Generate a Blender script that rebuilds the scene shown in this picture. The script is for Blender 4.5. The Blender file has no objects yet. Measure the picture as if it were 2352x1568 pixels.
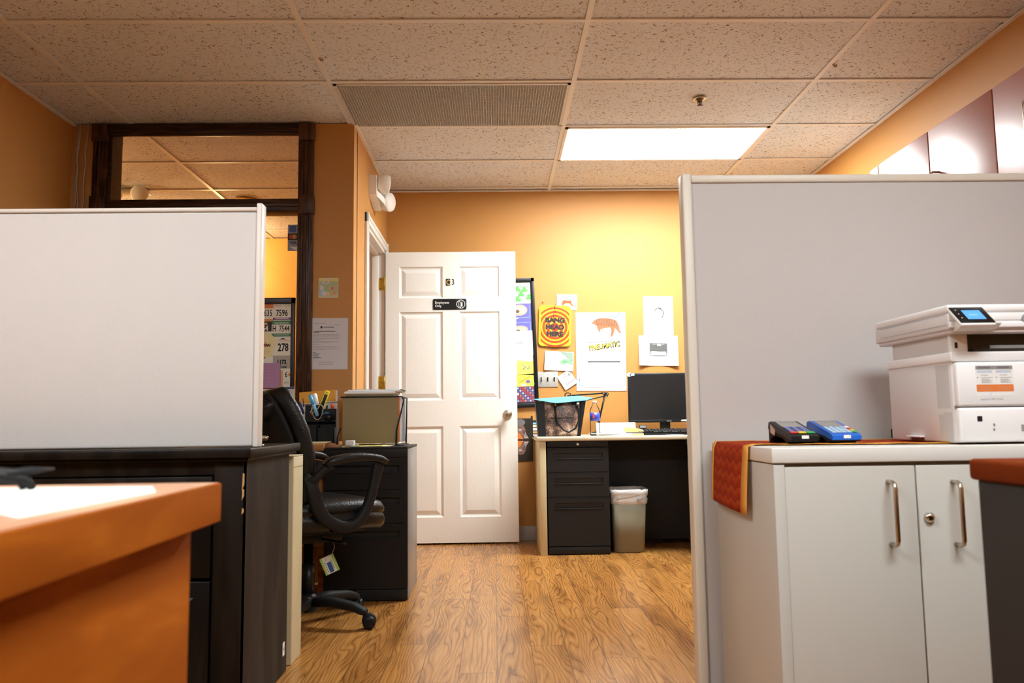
import bpy, bmesh, math, random
from mathutils import Matrix, Vector
R = math.radians
random.seed(7)
SC = bpy.context.scene
COL = SC.collection
# ------------------------------------------------------------------ camera, world, exposure
F, PITCH, YAW, ROLL, HC = 1830.0, 0.0986979, 0.0212721, -0.0132709, 0.8445
fwd = Vector((math.sin(YAW) * math.cos(PITCH), math.cos(YAW) * math.cos(PITCH), math.sin(PITCH)))
rgt0 = Vector((math.cos(YAW), -math.sin(YAW), 0))
up0 = rgt0.cross(fwd)
cr, sr = math.cos(ROLL), math.sin(ROLL)
rgt = rgt0 * cr + up0 * sr
upv = up0 * cr - rgt0 * sr
cd = bpy.data.cameras.new('camera')
cam = bpy.data.objects.new('camera', cd); COL.objects.link(cam)
cam.matrix_world = Matrix(((rgt.x, upv.x, -fwd.x, 0), (rgt.y, upv.y, -fwd.y, 0), (rgt.z, upv.z, -fwd.z, HC), (0, 0, 0, 1)))
cd.sensor_width = 36.0; cd.lens = 36.0 * F / 2352.0
cd.clip_start = 0.02; cd.clip_end = 60
cd.dof.use_dof = True; cd.dof.focus_distance = 4.6; cd.dof.aperture_fstop = 6.0
SC.camera = cam
w = bpy.data.worlds.new('world'); SC.world = w; w.use_nodes = True
w.node_tree.nodes['Background'].inputs[0].default_value = (1, .93, .85, 1)
w.node_tree.nodes['Background'].inputs[1].default_value = 0.05
SC.view_settings.view_transform = 'Standard'; SC.view_settings.look = 'None'
SC.view_settings.gamma = 1.0; SC.view_settings.use_curve_mapping = False
SC.view_settings.exposure = 0.0
LIGHT_MAIN = 62.0      # the troffer in view
LIGHT_NEAR = 33.0      # the troffers behind the camera
LIGHT_WARM = 85.0      # unseen globes added to light the room beyond the window

def ray(x, y):
    a, b = x - 1176, y - 784
    c, s = math.cos(-ROLL), math.sin(-ROLL); a, b = c * a - s * b, s * a + c * b
    X, d, u = a / F, 1., -b / F
    c, s = math.cos(PITCH), math.sin(PITCH); Y, Z = c * d - s * u, s * d + c * u
    c, s = math.cos(-YAW), math.sin(-YAW); X, Y = c * X - s * Y, s * X + c * Y
    return X, Y, Z
def at(x, y, Y):
    r = ray(x, y); t = Y / r[1]; return Vector((r[0] * t, Y, HC + r[2] * t))
def atx(x, y, X):
    r = ray(x, y); t = X / r[0]; return Vector((X, r[1] * t, HC + r[2] * t))
def atz(x, y, z):
    r = ray(x, y); t = (z - HC) / r[2]; return Vector((r[0] * t, r[1] * t, z))

# ------------------------------------------------------------------ materials
def lin(c):
    c = c / 255.
    return c / 12.92 if c <= .04045 else ((c + .055) / 1.055) ** 2.4
def rgb(r, g, b): return (lin(r), lin(g), lin(b), 1)
MATS = {}
def mat(name, col, rough=.5, metal=0., bump=0., bscale=200., var=0., vscale=8., coat=0., emit=0., spec=.5, stretch=None):
    if name in MATS: return MATS[name]
    m = bpy.data.materials.new(name); m.use_nodes = True; MATS[name] = m
    nt = m.node_tree; p = nt.nodes['Principled BSDF']
    p.inputs['Base Color'].default_value = col
    p.inputs['Roughness'].default_value = rough; p.inputs['Metallic'].default_value = metal
    p.inputs['Specular IOR Level'].default_value = spec
    p.inputs['Coat Weight'].default_value = coat; p.inputs['Coat Roughness'].default_value = .15
    if emit:
        p.inputs['Emission Color'].default_value = col; p.inputs['Emission Strength'].default_value = emit
    tc = nt.nodes.new('ShaderNodeTexCoord')
    src = tc.outputs['Object']
    if stretch:
        mp = nt.nodes.new('ShaderNodeMapping'); mp.inputs['Scale'].default_value = stretch
        nt.links.new(src, mp.inputs[0]); src = mp.outputs[0]
    if var:
        n = nt.nodes.new('ShaderNodeTexNoise'); n.inputs['Scale'].default_value = vscale; n.inputs['Detail'].default_value = 5
        nt.links.new(src, n.inputs['Vector'])
        mx = nt.nodes.new('ShaderNodeMix'); mx.data_type = 'RGBA'
        nt.links.new(n.outputs[0], mx.inputs[0])
        mx.inputs[6].default_value = tuple(max(0, v * (1 - var)) for v in col[:3]) + (1,)
        mx.inputs[7].default_value = tuple(min(1, v * (1 + var)) for v in col[:3]) + (1,)
        nt.links.new(mx.outputs[2], p.inputs['Base Color'])
    if bump:
        n = nt.nodes.new('ShaderNodeTexNoise'); n.inputs['Scale'].default_value = bscale; n.inputs['Detail'].default_value = 3
        nt.links.new(src, n.inputs['Vector'])
        b = nt.nodes.new('ShaderNodeBump'); b.inputs['Strength'].default_value = bump; b.inputs['Distance'].default_value = .002
        nt.links.new(n.outputs[0], b.inputs['Height']); nt.links.new(b.outputs[0], p.inputs['Normal'])
    return m
def nodes(m): return m.node_tree, m.node_tree.nodes['Principled BSDF']
def N(nt, t, **kw):
    n = nt.nodes.new(t)
    for k, v in kw.items(): setattr(n, k, v)
    return n
def M1(nt, op, a, b=None, c=None):
    n = nt.nodes.new('ShaderNodeMath'); n.operation = op
    for i, v in enumerate((a, b, c)):
        if v is None: continue
        if isinstance(v, (int, float)): n.inputs[i].default_value = v
        else: nt.links.new(v, n.inputs[i])
    return n.outputs[0]
def ramp(nt, fac, stops):
    r = nt.nodes.new('ShaderNodeValToRGB'); e = r.color_ramp.elements
    while len(e) < len(stops): e.new(.5)
    for i, (p, c) in enumerate(stops): e[i].position = p; e[i].color = c
    nt.links.new(fac, r.inputs[0]); return r.outputs[0]

WALL = mat('orange_wall_paint', (.51, .235, .056, 1), .55, bump=.25, bscale=260, var=.03, vscale=3)
WALLR = mat('orange_wall_paint_other_room', (.75, .42, .10, 1), .6, bump=.2, bscale=260)
WHITE = mat('white_trim_paint', (.80, .78, .74, 1), .35, bump=.05, bscale=90)
DOORW = mat('white_door_paint', (.84, .82, .77, 1), .38, bump=.35, bscale=130, stretch=(1, 1, .25))
BASEB = mat('grey_vinyl_base', rgb(176, 168, 158), .45)
def ceiling_mat():
    m = mat('fissured_ceiling_tile', (.72, .72, .72, 1), .9); nt, p = nodes(m)
    tc = N(nt, 'ShaderNodeTexCoord').outputs['Object']
    n1 = N(nt, 'ShaderNodeTexNoise'); n1.inputs['Scale'].default_value = 44; n1.inputs['Detail'].default_value = 1.5; n1.inputs['Distortion'].default_value = .6
    n2 = N(nt, 'ShaderNodeTexNoise'); n2.inputs['Scale'].default_value = 70; n2.inputs['Detail'].default_value = 0
    n3 = N(nt, 'ShaderNodeTexNoise'); n3.inputs['Scale'].default_value = 300; n3.inputs['Detail'].default_value = 1
    for n in (n1, n2, n3): nt.links.new(tc, n.inputs['Vector'])
    band = M1(nt, 'ABSOLUTE', M1(nt, 'SUBTRACT', n1.outputs[0], .5))
    a = M1(nt, 'LESS_THAN', band, .021)
    b = M1(nt, 'GREATER_THAN', n2.outputs[0], .52)
    c = M1(nt, 'GREATER_THAN', n3.outputs[0], .70)
    f = M1(nt, 'MAXIMUM', M1(nt, 'MULTIPLY', a, b), c)
    mx = N(nt, 'ShaderNodeMix', data_type='RGBA'); nt.links.new(f, mx.inputs[0])
    mx.inputs[6].default_value = (.715, .725, .735, 1); mx.inputs[7].default_value = (.27, .205, .14, 1)
    nt.links.new(mx.outputs[2], p.inputs['Base Color'])
    bp = N(nt, 'ShaderNodeBump'); bp.inputs['Strength'].default_value = .5; bp.inputs['Distance'].default_value = .003; bp.invert = True
    nt.links.new(f, bp.inputs['Height']); nt.links.new(bp.outputs[0], p.inputs['Normal'])
    return m
CEIL = ceiling_mat()
GRID = mat('ceiling_grid_metal', (.78, .75, .70, 1), .45)
def floor_mat():
    m = mat('oak_laminate_floor', (.5, .25, .1, 1), .24, spec=.5); nt, p = nodes(m)
    tc = N(nt, 'ShaderNodeTexCoord').outputs['Object']
    sp = N(nt, 'ShaderNodeSeparateXYZ'); nt.links.new(tc, sp.inputs[0])
    W_, L_ = .1285, 1.21
    xw = M1(nt, 'DIVIDE', M1(nt, 'ADD', sp.outputs[0], .006 + 40 * W_), W_)
    xi = M1(nt, 'FLOOR', xw); xf = M1(nt, 'FRACT', xw)
    wn = N(nt, 'ShaderNodeTexWhiteNoise', noise_dimensions='1D'); nt.links.new(xi, wn.inputs['W'])
    yl = M1(nt, 'ADD', M1(nt, 'DIVIDE', sp.outputs[1], L_), M1(nt, 'MULTIPLY', wn.outputs[0], 7.3))
    yi = M1(nt, 'FLOOR', yl); yf = M1(nt, 'FRACT', yl)
    cmb = N(nt, 'ShaderNodeCombineXYZ'); nt.links.new(xi, cmb.inputs[0]); nt.links.new(yi, cmb.inputs[1])
    wn2 = N(nt, 'ShaderNodeTexWhiteNoise', noise_dimensions='2D'); nt.links.new(cmb.outputs[0], wn2.inputs['Vector'])
    gv = N(nt, 'ShaderNodeCombineXYZ')
    nt.links.new(M1(nt, 'MULTIPLY', sp.outputs[0], 8.0), gv.inputs[0])
    nt.links.new(M1(nt, 'MULTIPLY', sp.outputs[1], 1.25), gv.inputs[1])
    nt.links.new(M1(nt, 'MULTIPLY', wn2.outputs[0], 37.0), gv.inputs[2])
    n1 = N(nt, 'ShaderNodeTexNoise'); n1.inputs['Scale'].default_value = 1.0; n1.inputs['Detail'].default_value = 1.6; n1.inputs['Distortion'].default_value = .25
    nt.links.new(gv.outputs[0], n1.inputs['Vector'])
    rings = M1(nt, 'FRACT', M1(nt, 'ADD', M1(nt, 'MULTIPLY', sp.outputs[0], 62.0), M1(nt, 'MULTIPLY', n1.outputs[0], 15.0)))
    n2 = N(nt, 'ShaderNodeTexNoise'); n2.inputs['Scale'].default_value = 1.0; n2.inputs['Detail'].default_value = 3
    g2 = N(nt, 'ShaderNodeCombineXYZ'); nt.links.new(M1(nt, 'MULTIPLY', sp.outputs[0], 160.), g2.inputs[0]); nt.links.new(M1(nt, 'MULTIPLY', sp.outputs[1], 7.), g2.inputs[1]); nt.links.new(wn2.outputs[0], g2.inputs[2])
    nt.links.new(g2.outputs[0], n2.inputs['Vector'])
    n3 = N(nt, 'ShaderNodeTexNoise'); n3.inputs['Scale'].default_value = 1.3; n3.inputs['Detail'].default_value = 2
    nt.links.new(gv.outputs[0], n3.inputs['Vector'])
    c1 = ramp(nt, rings, [(0, (.26, .098, .021, 1)), (.08, (.36, .145, .034, 1)), (.25, (.45, .20, .050, 1)), (.6, (.52, .25, .070, 1)), (.95, (.45, .205, .052, 1)), (1, (.26, .098, .021, 1))])
    mx = N(nt, 'ShaderNodeMix', data_type='RGBA', blend_type='MULTIPLY'); mx.inputs[0].default_value = 1
    nt.links.new(c1, mx.inputs[6])
    nt.links.new(ramp(nt, n2.outputs[0], [(.3, (.72, .68, .62, 1)), (.55, (1, 1, 1, 1))]), mx.inputs[7])
    mx1 = N(nt, 'ShaderNodeMix', data_type='RGBA', blend_type='MULTIPLY'); mx1.inputs[0].default_value = 1
    nt.links.new(mx.outputs[2], mx1.inputs[6]); nt.links.new(ramp(nt, n3.outputs[0], [(.3, (.62, .55, .48, 1)), (.5, (1, 1, 1, 1)), (.72, (1.0, .98, .9, 1))]), mx1.inputs[7])
    mx2 = N(nt, 'ShaderNodeMix', data_type='RGBA', blend_type='MULTIPLY'); mx2.inputs[0].default_value = 1
    nt.links.new(mx1.outputs[2], mx2.inputs[6])
    nt.links.new(ramp(nt, wn2.outputs[0], [(0, (.82, .78, .74, 1)), (.5, (.95, .95, .95, 1)), (1, (1.0, 1.0, 1.0, 1))]), mx2.inputs[7])
    sx = M1(nt, 'LESS_THAN', M1(nt, 'MINIMUM', xf, M1(nt, 'SUBTRACT', 1., xf)), .010)
    sy = M1(nt, 'LESS_THAN', M1(nt, 'MINIMUM', yf, M1(nt, 'SUBTRACT', 1., yf)), .0012)
    seam = M1(nt, 'MAXIMUM', sx, sy)
    mx3 = N(nt, 'ShaderNodeMix', data_type='RGBA'); nt.links.new(M1(nt, 'MULTIPLY', seam, .8), mx3.inputs[0])
    nt.links.new(mx2.outputs[2], mx3.inputs[6]); mx3.inputs[7].default_value = (.10, .045, .015, 1)
    nt.links.new(mx3.outputs[2], p.inputs['Base Color'])
    bp = N(nt, 'ShaderNodeBump'); bp.inputs['Strength'].default_value = .12; bp.inputs['Distance'].default_value = .001
    nt.links.new(n2.outputs[0], bp.inputs['Height']); nt.links.new(bp.outputs[0], p.inputs['Normal'])
    return m
FLOOR = floor_mat()
def wood(name, dark, mid, light, scale=(30, 30, 2), rough=.4, coat=.0, rings=5., spec=.3):
    m = mat(name, mid, rough, coat=coat, spec=spec); nt, p = nodes(m)
    tc = N(nt, 'ShaderNodeTexCoord').outputs['Object']
    mp = N(nt, 'ShaderNodeMapping'); mp.inputs['Scale'].default_value = scale; nt.links.new(tc, mp.inputs[0])
    n = N(nt, 'ShaderNodeTexNoise'); n.inputs['Scale'].default_value = 1; n.inputs['Detail'].default_value = 4; n.inputs['Distortion'].default_value = .5
    nt.links.new(mp.outputs[0], n.inputs['Vector'])
    s = M1(nt, 'ADD', M1(nt, 'MULTIPLY', M1(nt, 'SINE', M1(nt, 'MULTIPLY', n.outputs[0], rings * 6.28)), .25), M1(nt, 'MULTIPLY', n.outputs[0], 1.0))
    nt.links.new(ramp(nt, s, [(.2, dark), (.5, mid), (.8, light)]), p.inputs['Base Color'])
    return m
CASING = wood('dark_stained_casing', (.025, .008, .003, 1), (.055, .020, .006, 1), (.10, .040, .012, 1), (22, 22, 2.2), .38)
CASINGH = wood('dark_stained_casing_across', (.018, .006, .002, 1), (.035, .012, .004, 1), (.065, .024, .008, 1), (2.2, 22, 22), .38)
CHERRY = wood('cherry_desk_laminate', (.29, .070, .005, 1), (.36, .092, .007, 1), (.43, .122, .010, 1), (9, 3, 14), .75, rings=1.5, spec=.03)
CHERRYTOP = wood('cherry_desk_top_sheen', (.50, .22, .10, 1), (.60, .30, .15, 1), (.68, .38, .2, 1), (12, 3, 12), .28, rings=1.5)  # paler cherry, with the desk top's sheen put into the colour
REDWOOD = wood('red_cherry_desk_edge', (.12, .018, .002, 1), (.16, .026, .003, 1), (.20, .036, .004, 1), (9, 3, 14), .7, rings=1, spec=.06)
MAHOG = wood('mahogany_cabinet', (.19, .040, .018, 1), (.26, .060, .028, 1), (.32, .085, .042, 1), (6, 3, 10), .5, rings=.8, coat=.6, spec=.3)
MAHOG.node_tree.nodes['Principled BSDF'].inputs['Coat Roughness'].default_value = .3
OAK = wood('oak_desk_wood', (.22, .09, .025, 1), (.36, .16, .05, 1), (.50, .25, .09, 1), (3, 20, 28), .4, rings=3)
DARKWOOD = wood('worn_black_stain', (.004, .003, .0025, 1), (.007, .005, .004, 1), (.012, .009, .007, 1), (14, 14, 2), .4, rings=2, spec=.2)
DARKSIDE = wood('worn_black_brown_side', (.014, .010, .008, 1), (.022, .016, .012, 1), (.030, .023, .018, 1), (14, 14, 2), .6, rings=2, spec=.2)
CHIP = mat('bare_chipped_wood', rgb(190, 150, 95), .8)
FAB = mat('grey_panel_fabric', (.60, .58, .57, 1), .95, bump=.6, bscale=700, var=.05, vscale=420, spec=.1)
FABW = mat('white_panel_fabric', (.78, .78, .775, 1), .95, bump=.6, bscale=700, var=.03, vscale=420, spec=.1)
PTRIM = mat('cream_panel_trim', (.74, .71, .62, 1), .4)
PTRIMW = mat('white_panel_trim', (.82, .81, .77, 1), .4)
CABG = mat('warm_grey_cabinet_laminate', (.56, .55, .505, 1), .45, bump=.06, bscale=300)
CABT = mat('pale_grey_cabinet_top', (.74, .73, .69, 1), .38)
NICKEL = mat('brushed_nickel', rgb(190, 182, 165), .28, metal=1)
CHROME = mat('polished_steel', rgb(215, 212, 205), .15, metal=1)
BRASS = mat('yellow_brass', rgb(214, 178, 60), .3, metal=.6)
BLACKP = mat('black_plastic', (.007, .007, .0075, 1), .38, spec=.3)
BLACKM = mat('matt_black_plastic', (.010, .010, .0105, 1), .6, bump=.2, bscale=500, spec=.25)
LEATHER = mat('black_leather', (.006, .006, .006, 1), .33, bump=.8, bscale=160, var=.2, spec=.35)
CHARC = mat('charcoal_painted_steel', (.015, .0143, .0145, 1), .5, bump=.3, bscale=600, spec=.25)
CHARD = mat('charcoal_pull_recess', (.012, .012, .012, 1), .5)
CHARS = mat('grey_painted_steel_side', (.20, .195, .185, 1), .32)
CREAM = mat('cream_painted_steel', rgb(205, 196, 160), .4)
DGREY = mat('dark_grey_laminate', (.030, .028, .027, 1), .6, bump=.1, spec=.15)
VOID = mat('black_under_desk_panel', (.003, .003, .0035, 1), .7)
DESKC = mat('cream_desk_laminate', rgb(214, 205, 180), .4)
DESKP = mat('aged_cream_desk_side', rgb(202, 188, 146), .45, var=.06, vscale=30)
PAPER = mat('white_paper', (.86, .85, .83, 1), .8)
PAPERG = mat('greyish_paper', (.66, .64, .66, 1), .8)
INK = mat('black_ink', (.015, .015, .015, 1), .7)
GREYINK = mat('grey_ink', (.10, .10, .10, 1), .8)
LGREY = mat('light_grey_ink', (.30, .30, .31, 1), .8)
YEL = mat('sign_yellow', (.78, .58, .02, 1), .4)
RED = mat('sign_red', (.55, .06, .005, 1), .4)
ORANGE = mat('print_orange', (.78, .22, .05, 1), .5)
SKYB = mat('print_sky_blue', (.30, .62, .86, 1), .5)
PALEB = mat('print_pale_blue', (.36, .55, .76, 1), .6)
BLUE = mat('strong_blue_plastic', (.01, .13, .62, 1), .35)
NAVY = mat('print_navy', (.03, .035, .16, 1), .6)
PURPLE = mat('print_violet_blue', (.13, .12, .42, 1), .6)
MAUVE = mat('mauve_paper', rgb(178, 140, 178), .85)
GREEN = mat('print_green', (.12, .42, .10, 1), .5)
LGREEN = mat('print_lime', (.45, .66, .12, 1), .5)
PGREEN = mat('print_pale_green', (.26, .52, .28, 1), .6)
DKGREEN = mat('print_dark_green', (.06, .22, .10, 1), .6)
PINK = mat('print_flesh_pink', (.72, .36, .25, 1), .6)
PALEY = mat('pale_yellow_paper', (.86, .80, .48, 1), .8)
NOTEY = mat('yellow_note_paper', (.82, .74, .22, 1), .8)
TANP = mat('print_tan', (.62, .36, .14, 1), .6)
BROWN = mat('print_brown', (.16, .07, .03, 1), .6)
KHAKI = mat('khaki_folder_board', (.26, .20, .095, 1), .75, var=.12, vscale=300)
CYAN = mat('light_blue_folder', (.08, .34, .56, 1), .55)
BIN = mat('taupe_bin_plastic', (.22, .20, .135, 1), .5, bump=.2, bscale=300)
LINER = mat('white_bin_liner', (.62, .61, .60, 1), .35, bump=1.0, bscale=55)
PRW = mat('white_printer_plastic', (.88, .88, .88, 1), .4)
PRG = mat('shaded_printer_plastic', (.70, .68, .67, 1), .45)  # white plastic greyed: the shade on the printer side is in the colour
DARK = mat('dark_slot', (.01, .01, .012, 1), .5)
GREYP = mat('mid_grey_plastic', (.25, .25, .25, 1), .4)
BEIGEP = mat('cream_stapler_plastic', rgb(228, 205, 140), .4)
BLUESCR = mat('lit_blue_display', (.10, .36, .85, 1), .3, emit=.3)
LCD = mat('grey_lcd_glass', (.30, .29, .28, 1), .25)
GLOW = mat('troffer_diffuser', (1, .97, .93, 1), .5)
def emis(name, col, s):
    m = bpy.data.materials.new(name); m.use_nodes = True; nt = m.node_tree
    for n in list(nt.nodes): nt.nodes.remove(n)
    e = nt.nodes.new('ShaderNodeEmission'); o = nt.nodes.new('ShaderNodeOutputMaterial')
    e.inputs[0].default_value = col; e.inputs[1].default_value = s; nt.links.new(e.outputs[0], o.inputs[0]); return m
GLOW = emis('lit_diffuser', (.93, 1.0, 1.0, 1), LIGHT_MAIN)
GLOWN = emis('lit_diffuser_near', (.92, .98, 1.0, 1), LIGHT_NEAR)
GLOWW = emis('added_lamp_glow', (1, .68, .33, 1), LIGHT_WARM)
REDLED = emis('red_indicator', (1, .08, .03, 1), 3)
def glass(name, tint=(1, 1, 1, 1), ior=1.45, rough=0.):
    m = bpy.data.materials.new(name); m.use_nodes = True; nt = m.node_tree
    for n in list(nt.nodes): nt.nodes.remove(n)
    o = nt.nodes.new('ShaderNodeOutputMaterial'); t = nt.nodes.new('ShaderNodeBsdfTransparent'); g = nt.nodes.new('ShaderNodeBsdfGlossy')
    g.inputs['Roughness'].default_value = rough; t.inputs[0].default_value = tint
    lw = nt.nodes.new('ShaderNodeFresnel'); lw.inputs[0].default_value = ior
    mx = nt.nodes.new('ShaderNodeMixShader')
    nt.links.new(lw.outputs[0], mx.inputs[0]); nt.links.new(t.outputs[0], mx.inputs[1]); nt.links.new(g.outputs[0], mx.inputs[2]); nt.links.new(mx.outputs[0], o.inputs[0]); return m
GLASS = glass('window_glass', (.97, .97, .96, 1))
BOTTLE = glass('clear_bottle_plastic', (.95, .97, .98, 1), ior=1.18, rough=.15)
def snake_mat():
    m = mat('snakeskin_print', (.2, .1, .06, 1), .4, coat=.2); nt, p = nodes(m)
    tc = N(nt, 'ShaderNodeTexCoord').outputs['Object']
    n = N(nt, 'ShaderNodeTexNoise'); n.inputs['Scale'].default_value = 14; n.inputs['Detail'].default_value = 3
    v = N(nt, 'ShaderNodeTexVoronoi'); v.inputs['Scale'].default_value = 110
    for q in (n, v): nt.links.new(tc, q.inputs['Vector'])
    f = M1(nt, 'ADD', M1(nt, 'MULTIPLY', n.outputs[0], 1.3), M1(nt, 'MULTIPLY', v.outputs['Distance'], -.35))
    nt.links.new(ramp(nt, f, [(.30, (.02, .013, .010, 1)), (.42, (.12, .05, .03, 1)), (.54, (.30, .16, .10, 1)), (.72, (.55, .42, .32, 1))]), p.inputs['Base Color'])
    return m
SNAKE = snake_mat()
def runner_mat():
    m = mat('rust_runner_cloth', (.4, .06, .01, 1), .85, spec=.15); nt, p = nodes(m)
    tc = N(nt, 'ShaderNodeTexCoord').outputs['UV']
    mp = N(nt, 'ShaderNodeMapping'); nt.links.new(tc, mp.inputs[0]); sp = N(nt, 'ShaderNodeSeparateXYZ'); nt.links.new(mp.outputs[0], sp.inputs[0])
    tri = M1(nt, 'MULTIPLY', M1(nt, 'PINGPONG', M1(nt, 'MULTIPLY', sp.outputs[1], 34.), 1.), .45)
    z = M1(nt, 'FRACT', M1(nt, 'ADD', M1(nt, 'MULTIPLY', sp.outputs[0], 30.), tri))
    n = N(nt, 'ShaderNodeTexNoise'); n.inputs['Scale'].default_value = 9; nt.links.new(tc, n.inputs['Vector'])
    f = M1(nt, 'ADD', M1(nt, 'MULTIPLY', z, .55), M1(nt, 'MULTIPLY', n.outputs[0], .5))
    nt.links.new(ramp(nt, f, [(.2, (.24, .018, .004, 1)), (.5, (.34, .030, .005, 1)), (.85, (.46, .065, .008, 1))]), p.inputs['Base Color'])
    return m
RUNNER = runner_mat()
RUNEDGE = mat('golden_runner_border', (.80, .36, .05, 1), .8, bump=.6, bscale=400)
def louver_mat():
    return mat('eggcrate_grille', (.62, .60, .55, 1), .5)
EGG = louver_mat()

# ------------------------------------------------------------------ mesh builder
FONTC = None
class MB:
    def __init__(s): s.v = []; s.f = []; s.m = []; s.mats = []; s.sm = []; s.uv = {}; s.M = Matrix(); s.warp = None
    def mi(s, m):
        if m not in s.mats: s.mats.append(m)
        return s.mats.index(m)
    def add(s, vs, fs, m, smooth=False):
        b = len(s.v)
        for p in vs:
            p = Vector(p)
            if s.warp: p = s.warp(p)
            s.v.append(s.M @ p)
        i = s.mi(m)
        for f in fs: s.f.append([b + k for k in f]); s.m.append(i); s.sm.append(smooth)
        return s
    def box(s, a, b, m, bev=0., seg=2):
        a = Vector(a); b = Vector(b); lo = Vector(map(min, a, b)); hi = Vector(map(max, a, b))
        if bev <= 0:
            x0, y0, z0 = lo; x1, y1, z1 = hi
            return s.add([(x0,y0,z0),(x1,y0,z0),(x1,y1,z0),(x0,y1,z0),(x0,y0,z1),(x1,y0,z1),(x1,y1,z1),(x0,y1,z1)],
                         [(0,3,2,1),(4,5,6,7),(0,1,5,4),(1,2,6,5),(2,3,7,6),(3,0,4,7)], m)
        bm = bmesh.new(); bmesh.ops.create_cube(bm, size=1)
        for v in bm.verts: v.co = Vector(((lo[i] + hi[i]) / 2 + v.co[i] * (hi[i] - lo[i]) for i in range(3)))
        bmesh.ops.bevel(bm, geom=bm.edges[:], offset=min(bev, .49 * min(hi - lo)), segments=seg, profile=.5, affect='EDGES')
        s.addbm(bm, m, True); return s
    def addbm(s, bm, m, smooth=False):
        bm.verts.index_update()
        s.add([v.co.copy() for v in bm.verts], [[v.index for v in f.verts] for f in bm.faces], m, smooth); bm.free()
    def quad(s, a, b, c, d, m): return s.add([a, b, c, d], [(0, 1, 2, 3)], m)
    def prism(s, poly, vec, m, smooth=False):
        n = len(poly); vec = Vector(vec); P = [Vector(p) for p in poly]
        s.add(P + [p + vec for p in P], [list(range(n))[::-1], list(range(n, 2 * n))] + [(i, (i + 1) % n, n + (i + 1) % n, n + i) for i in range(n)], m, smooth)
        return s
    def tube(s, pts, r, m, n=10, cap=True, flat=1.0, side=None):
        P = [Vector(p) for p in pts]; k = len(P); rs = r if isinstance(r, (list, tuple)) else [r] * k
        vs = []; prev = None
        for i in range(k):
            t = (P[min(i + 1, k - 1)] - P[max(i - 1, 0)]).normalized()
            if side is not None: a = Vector(side); a = (a - t * a.dot(t)).normalized()
            elif prev is None: a = t.orthogonal().normalized()
            else: a = (prev - t * prev.dot(t)).normalized()
            prev = a; b = t.cross(a)
            fl = flat[i] if isinstance(flat, (list, tuple)) else flat
            for j in range(n):
                th = 2 * math.pi * j / n
                vs.append(P[i] + a * math.cos(th) * rs[i] + b * math.sin(th) * rs[i] * fl)
        fs = [(i * n + j, i * n + (j + 1) % n, (i + 1) * n + (j + 1) % n, (i + 1) * n + j) for i in range(k - 1) for j in range(n)]
        if cap: fs += [list(range(n))[::-1], [(k - 1) * n + j for j in range(n)]]
        return s.add(vs, fs, m, True)
    def cyl(s, a, b, r, m, n=20, r2=None): return s.tube([a, b], [r, r if r2 is None else r2], m, n)
    def lathe(s, prof, c, m, n=24, axis=(0, 0, 1)):
        ax = Vector(axis).normalized(); a = ax.orthogonal().normalized(); b = ax.cross(a); c = Vector(c); vs = []
        for r, h in prof:
            for j in range(n):
                th = 2 * math.pi * j / n; vs.append(c + ax * h + a * math.cos(th) * r + b * math.sin(th) * r)
        k = len(prof)
        fs = [(i * n + j, i * n + (j + 1) % n, (i + 1) * n + (j + 1) % n, (i + 1) * n + j) for i in range(k - 1) for j in range(n)]
        fs += [list(range(n))[::-1], [(k - 1) * n + j for j in range(n)]]
        return s.add(vs, fs, m, True)
    def loft(s, rings, m, cap=True, smooth=True):
        n = len(rings[0]); k = len(rings); vs = [p for r in rings for p in r]
        fs = [(i * n + j, i * n + (j + 1) % n, (i + 1) * n + (j + 1) % n, (i + 1) * n + j) for i in range(k - 1) for j in range(n)]
        if cap: fs += [list(range(n))[::-1], [(k - 1) * n + j for j in range(n)]]
        return s.add(vs, fs, m, smooth)
    # flat drawing in the local xy plane, z towards the viewer
    def rect(s, x0, y0, x1, y1, m, z=0., rot=0.):
        cx, cy = (x0 + x1) / 2, (y0 + y1) / 2; c, sn = math.cos(rot), math.sin(rot)
        P = [(cx + (x - cx) * c - (y - cy) * sn, cy + (x - cx) * sn + (y - cy) * c, z) for x, y in ((x0, y0), (x1, y0), (x1, y1), (x0, y1))]
        return s.add(P, [(0, 1, 2, 3)], m)
    def poly(s, pts, m, z=0.): return s.add([(x, y, z) for x, y in pts], [list(range(len(pts)))], m)
    def disc(s, cx, cy, rx, ry, m, z=0., n=20, a0=0, a1=360):
        pts = [(cx + rx * math.cos(R(a0 + (a1 - a0) * i / n)), cy + ry * math.sin(R(a0 + (a1 - a0) * i / n))) for i in range(n + (0 if a1 - a0 == 360 else 1))]
        return s.poly(pts, m, z)
    def ring(s, cx, cy, r0, r1, m, z=0., n=40, clip=None):
        pin = [(cx + r0 * math.cos(2 * math.pi * i / n), cy + r0 * math.sin(2 * math.pi * i / n), z) for i in range(n)]
        pout = [(cx + r1 * math.cos(2 * math.pi * i / n), cy + r1 * math.sin(2 * math.pi * i / n), z) for i in range(n)]
        if clip:
            q = lambda p: (max(-clip[0], min(clip[0], p[0])), max(-clip[1], min(clip[1], p[1])), z)
            pin = list(map(q, pin)); pout = list(map(q, pout))
        return s.add(pin + pout, [(i, n + i, n + (i + 1) % n, (i + 1) % n) for i in range(n)], m)
    def line(s, pts, wd, m, z=0.):
        for (x0, y0), (x1, y1) in zip(pts, pts[1:]):
            L = math.hypot(x1 - x0, y1 - y0) or 1e-6; nx, ny = -(y1 - y0) / L * wd / 2, (x1 - x0) / L * wd / 2
            s.poly([(x0 + nx, y0 + ny), (x0 - nx, y0 - ny), (x1 - nx, y1 - ny), (x1 + nx, y1 + ny)], m, z)
        return s
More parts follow.
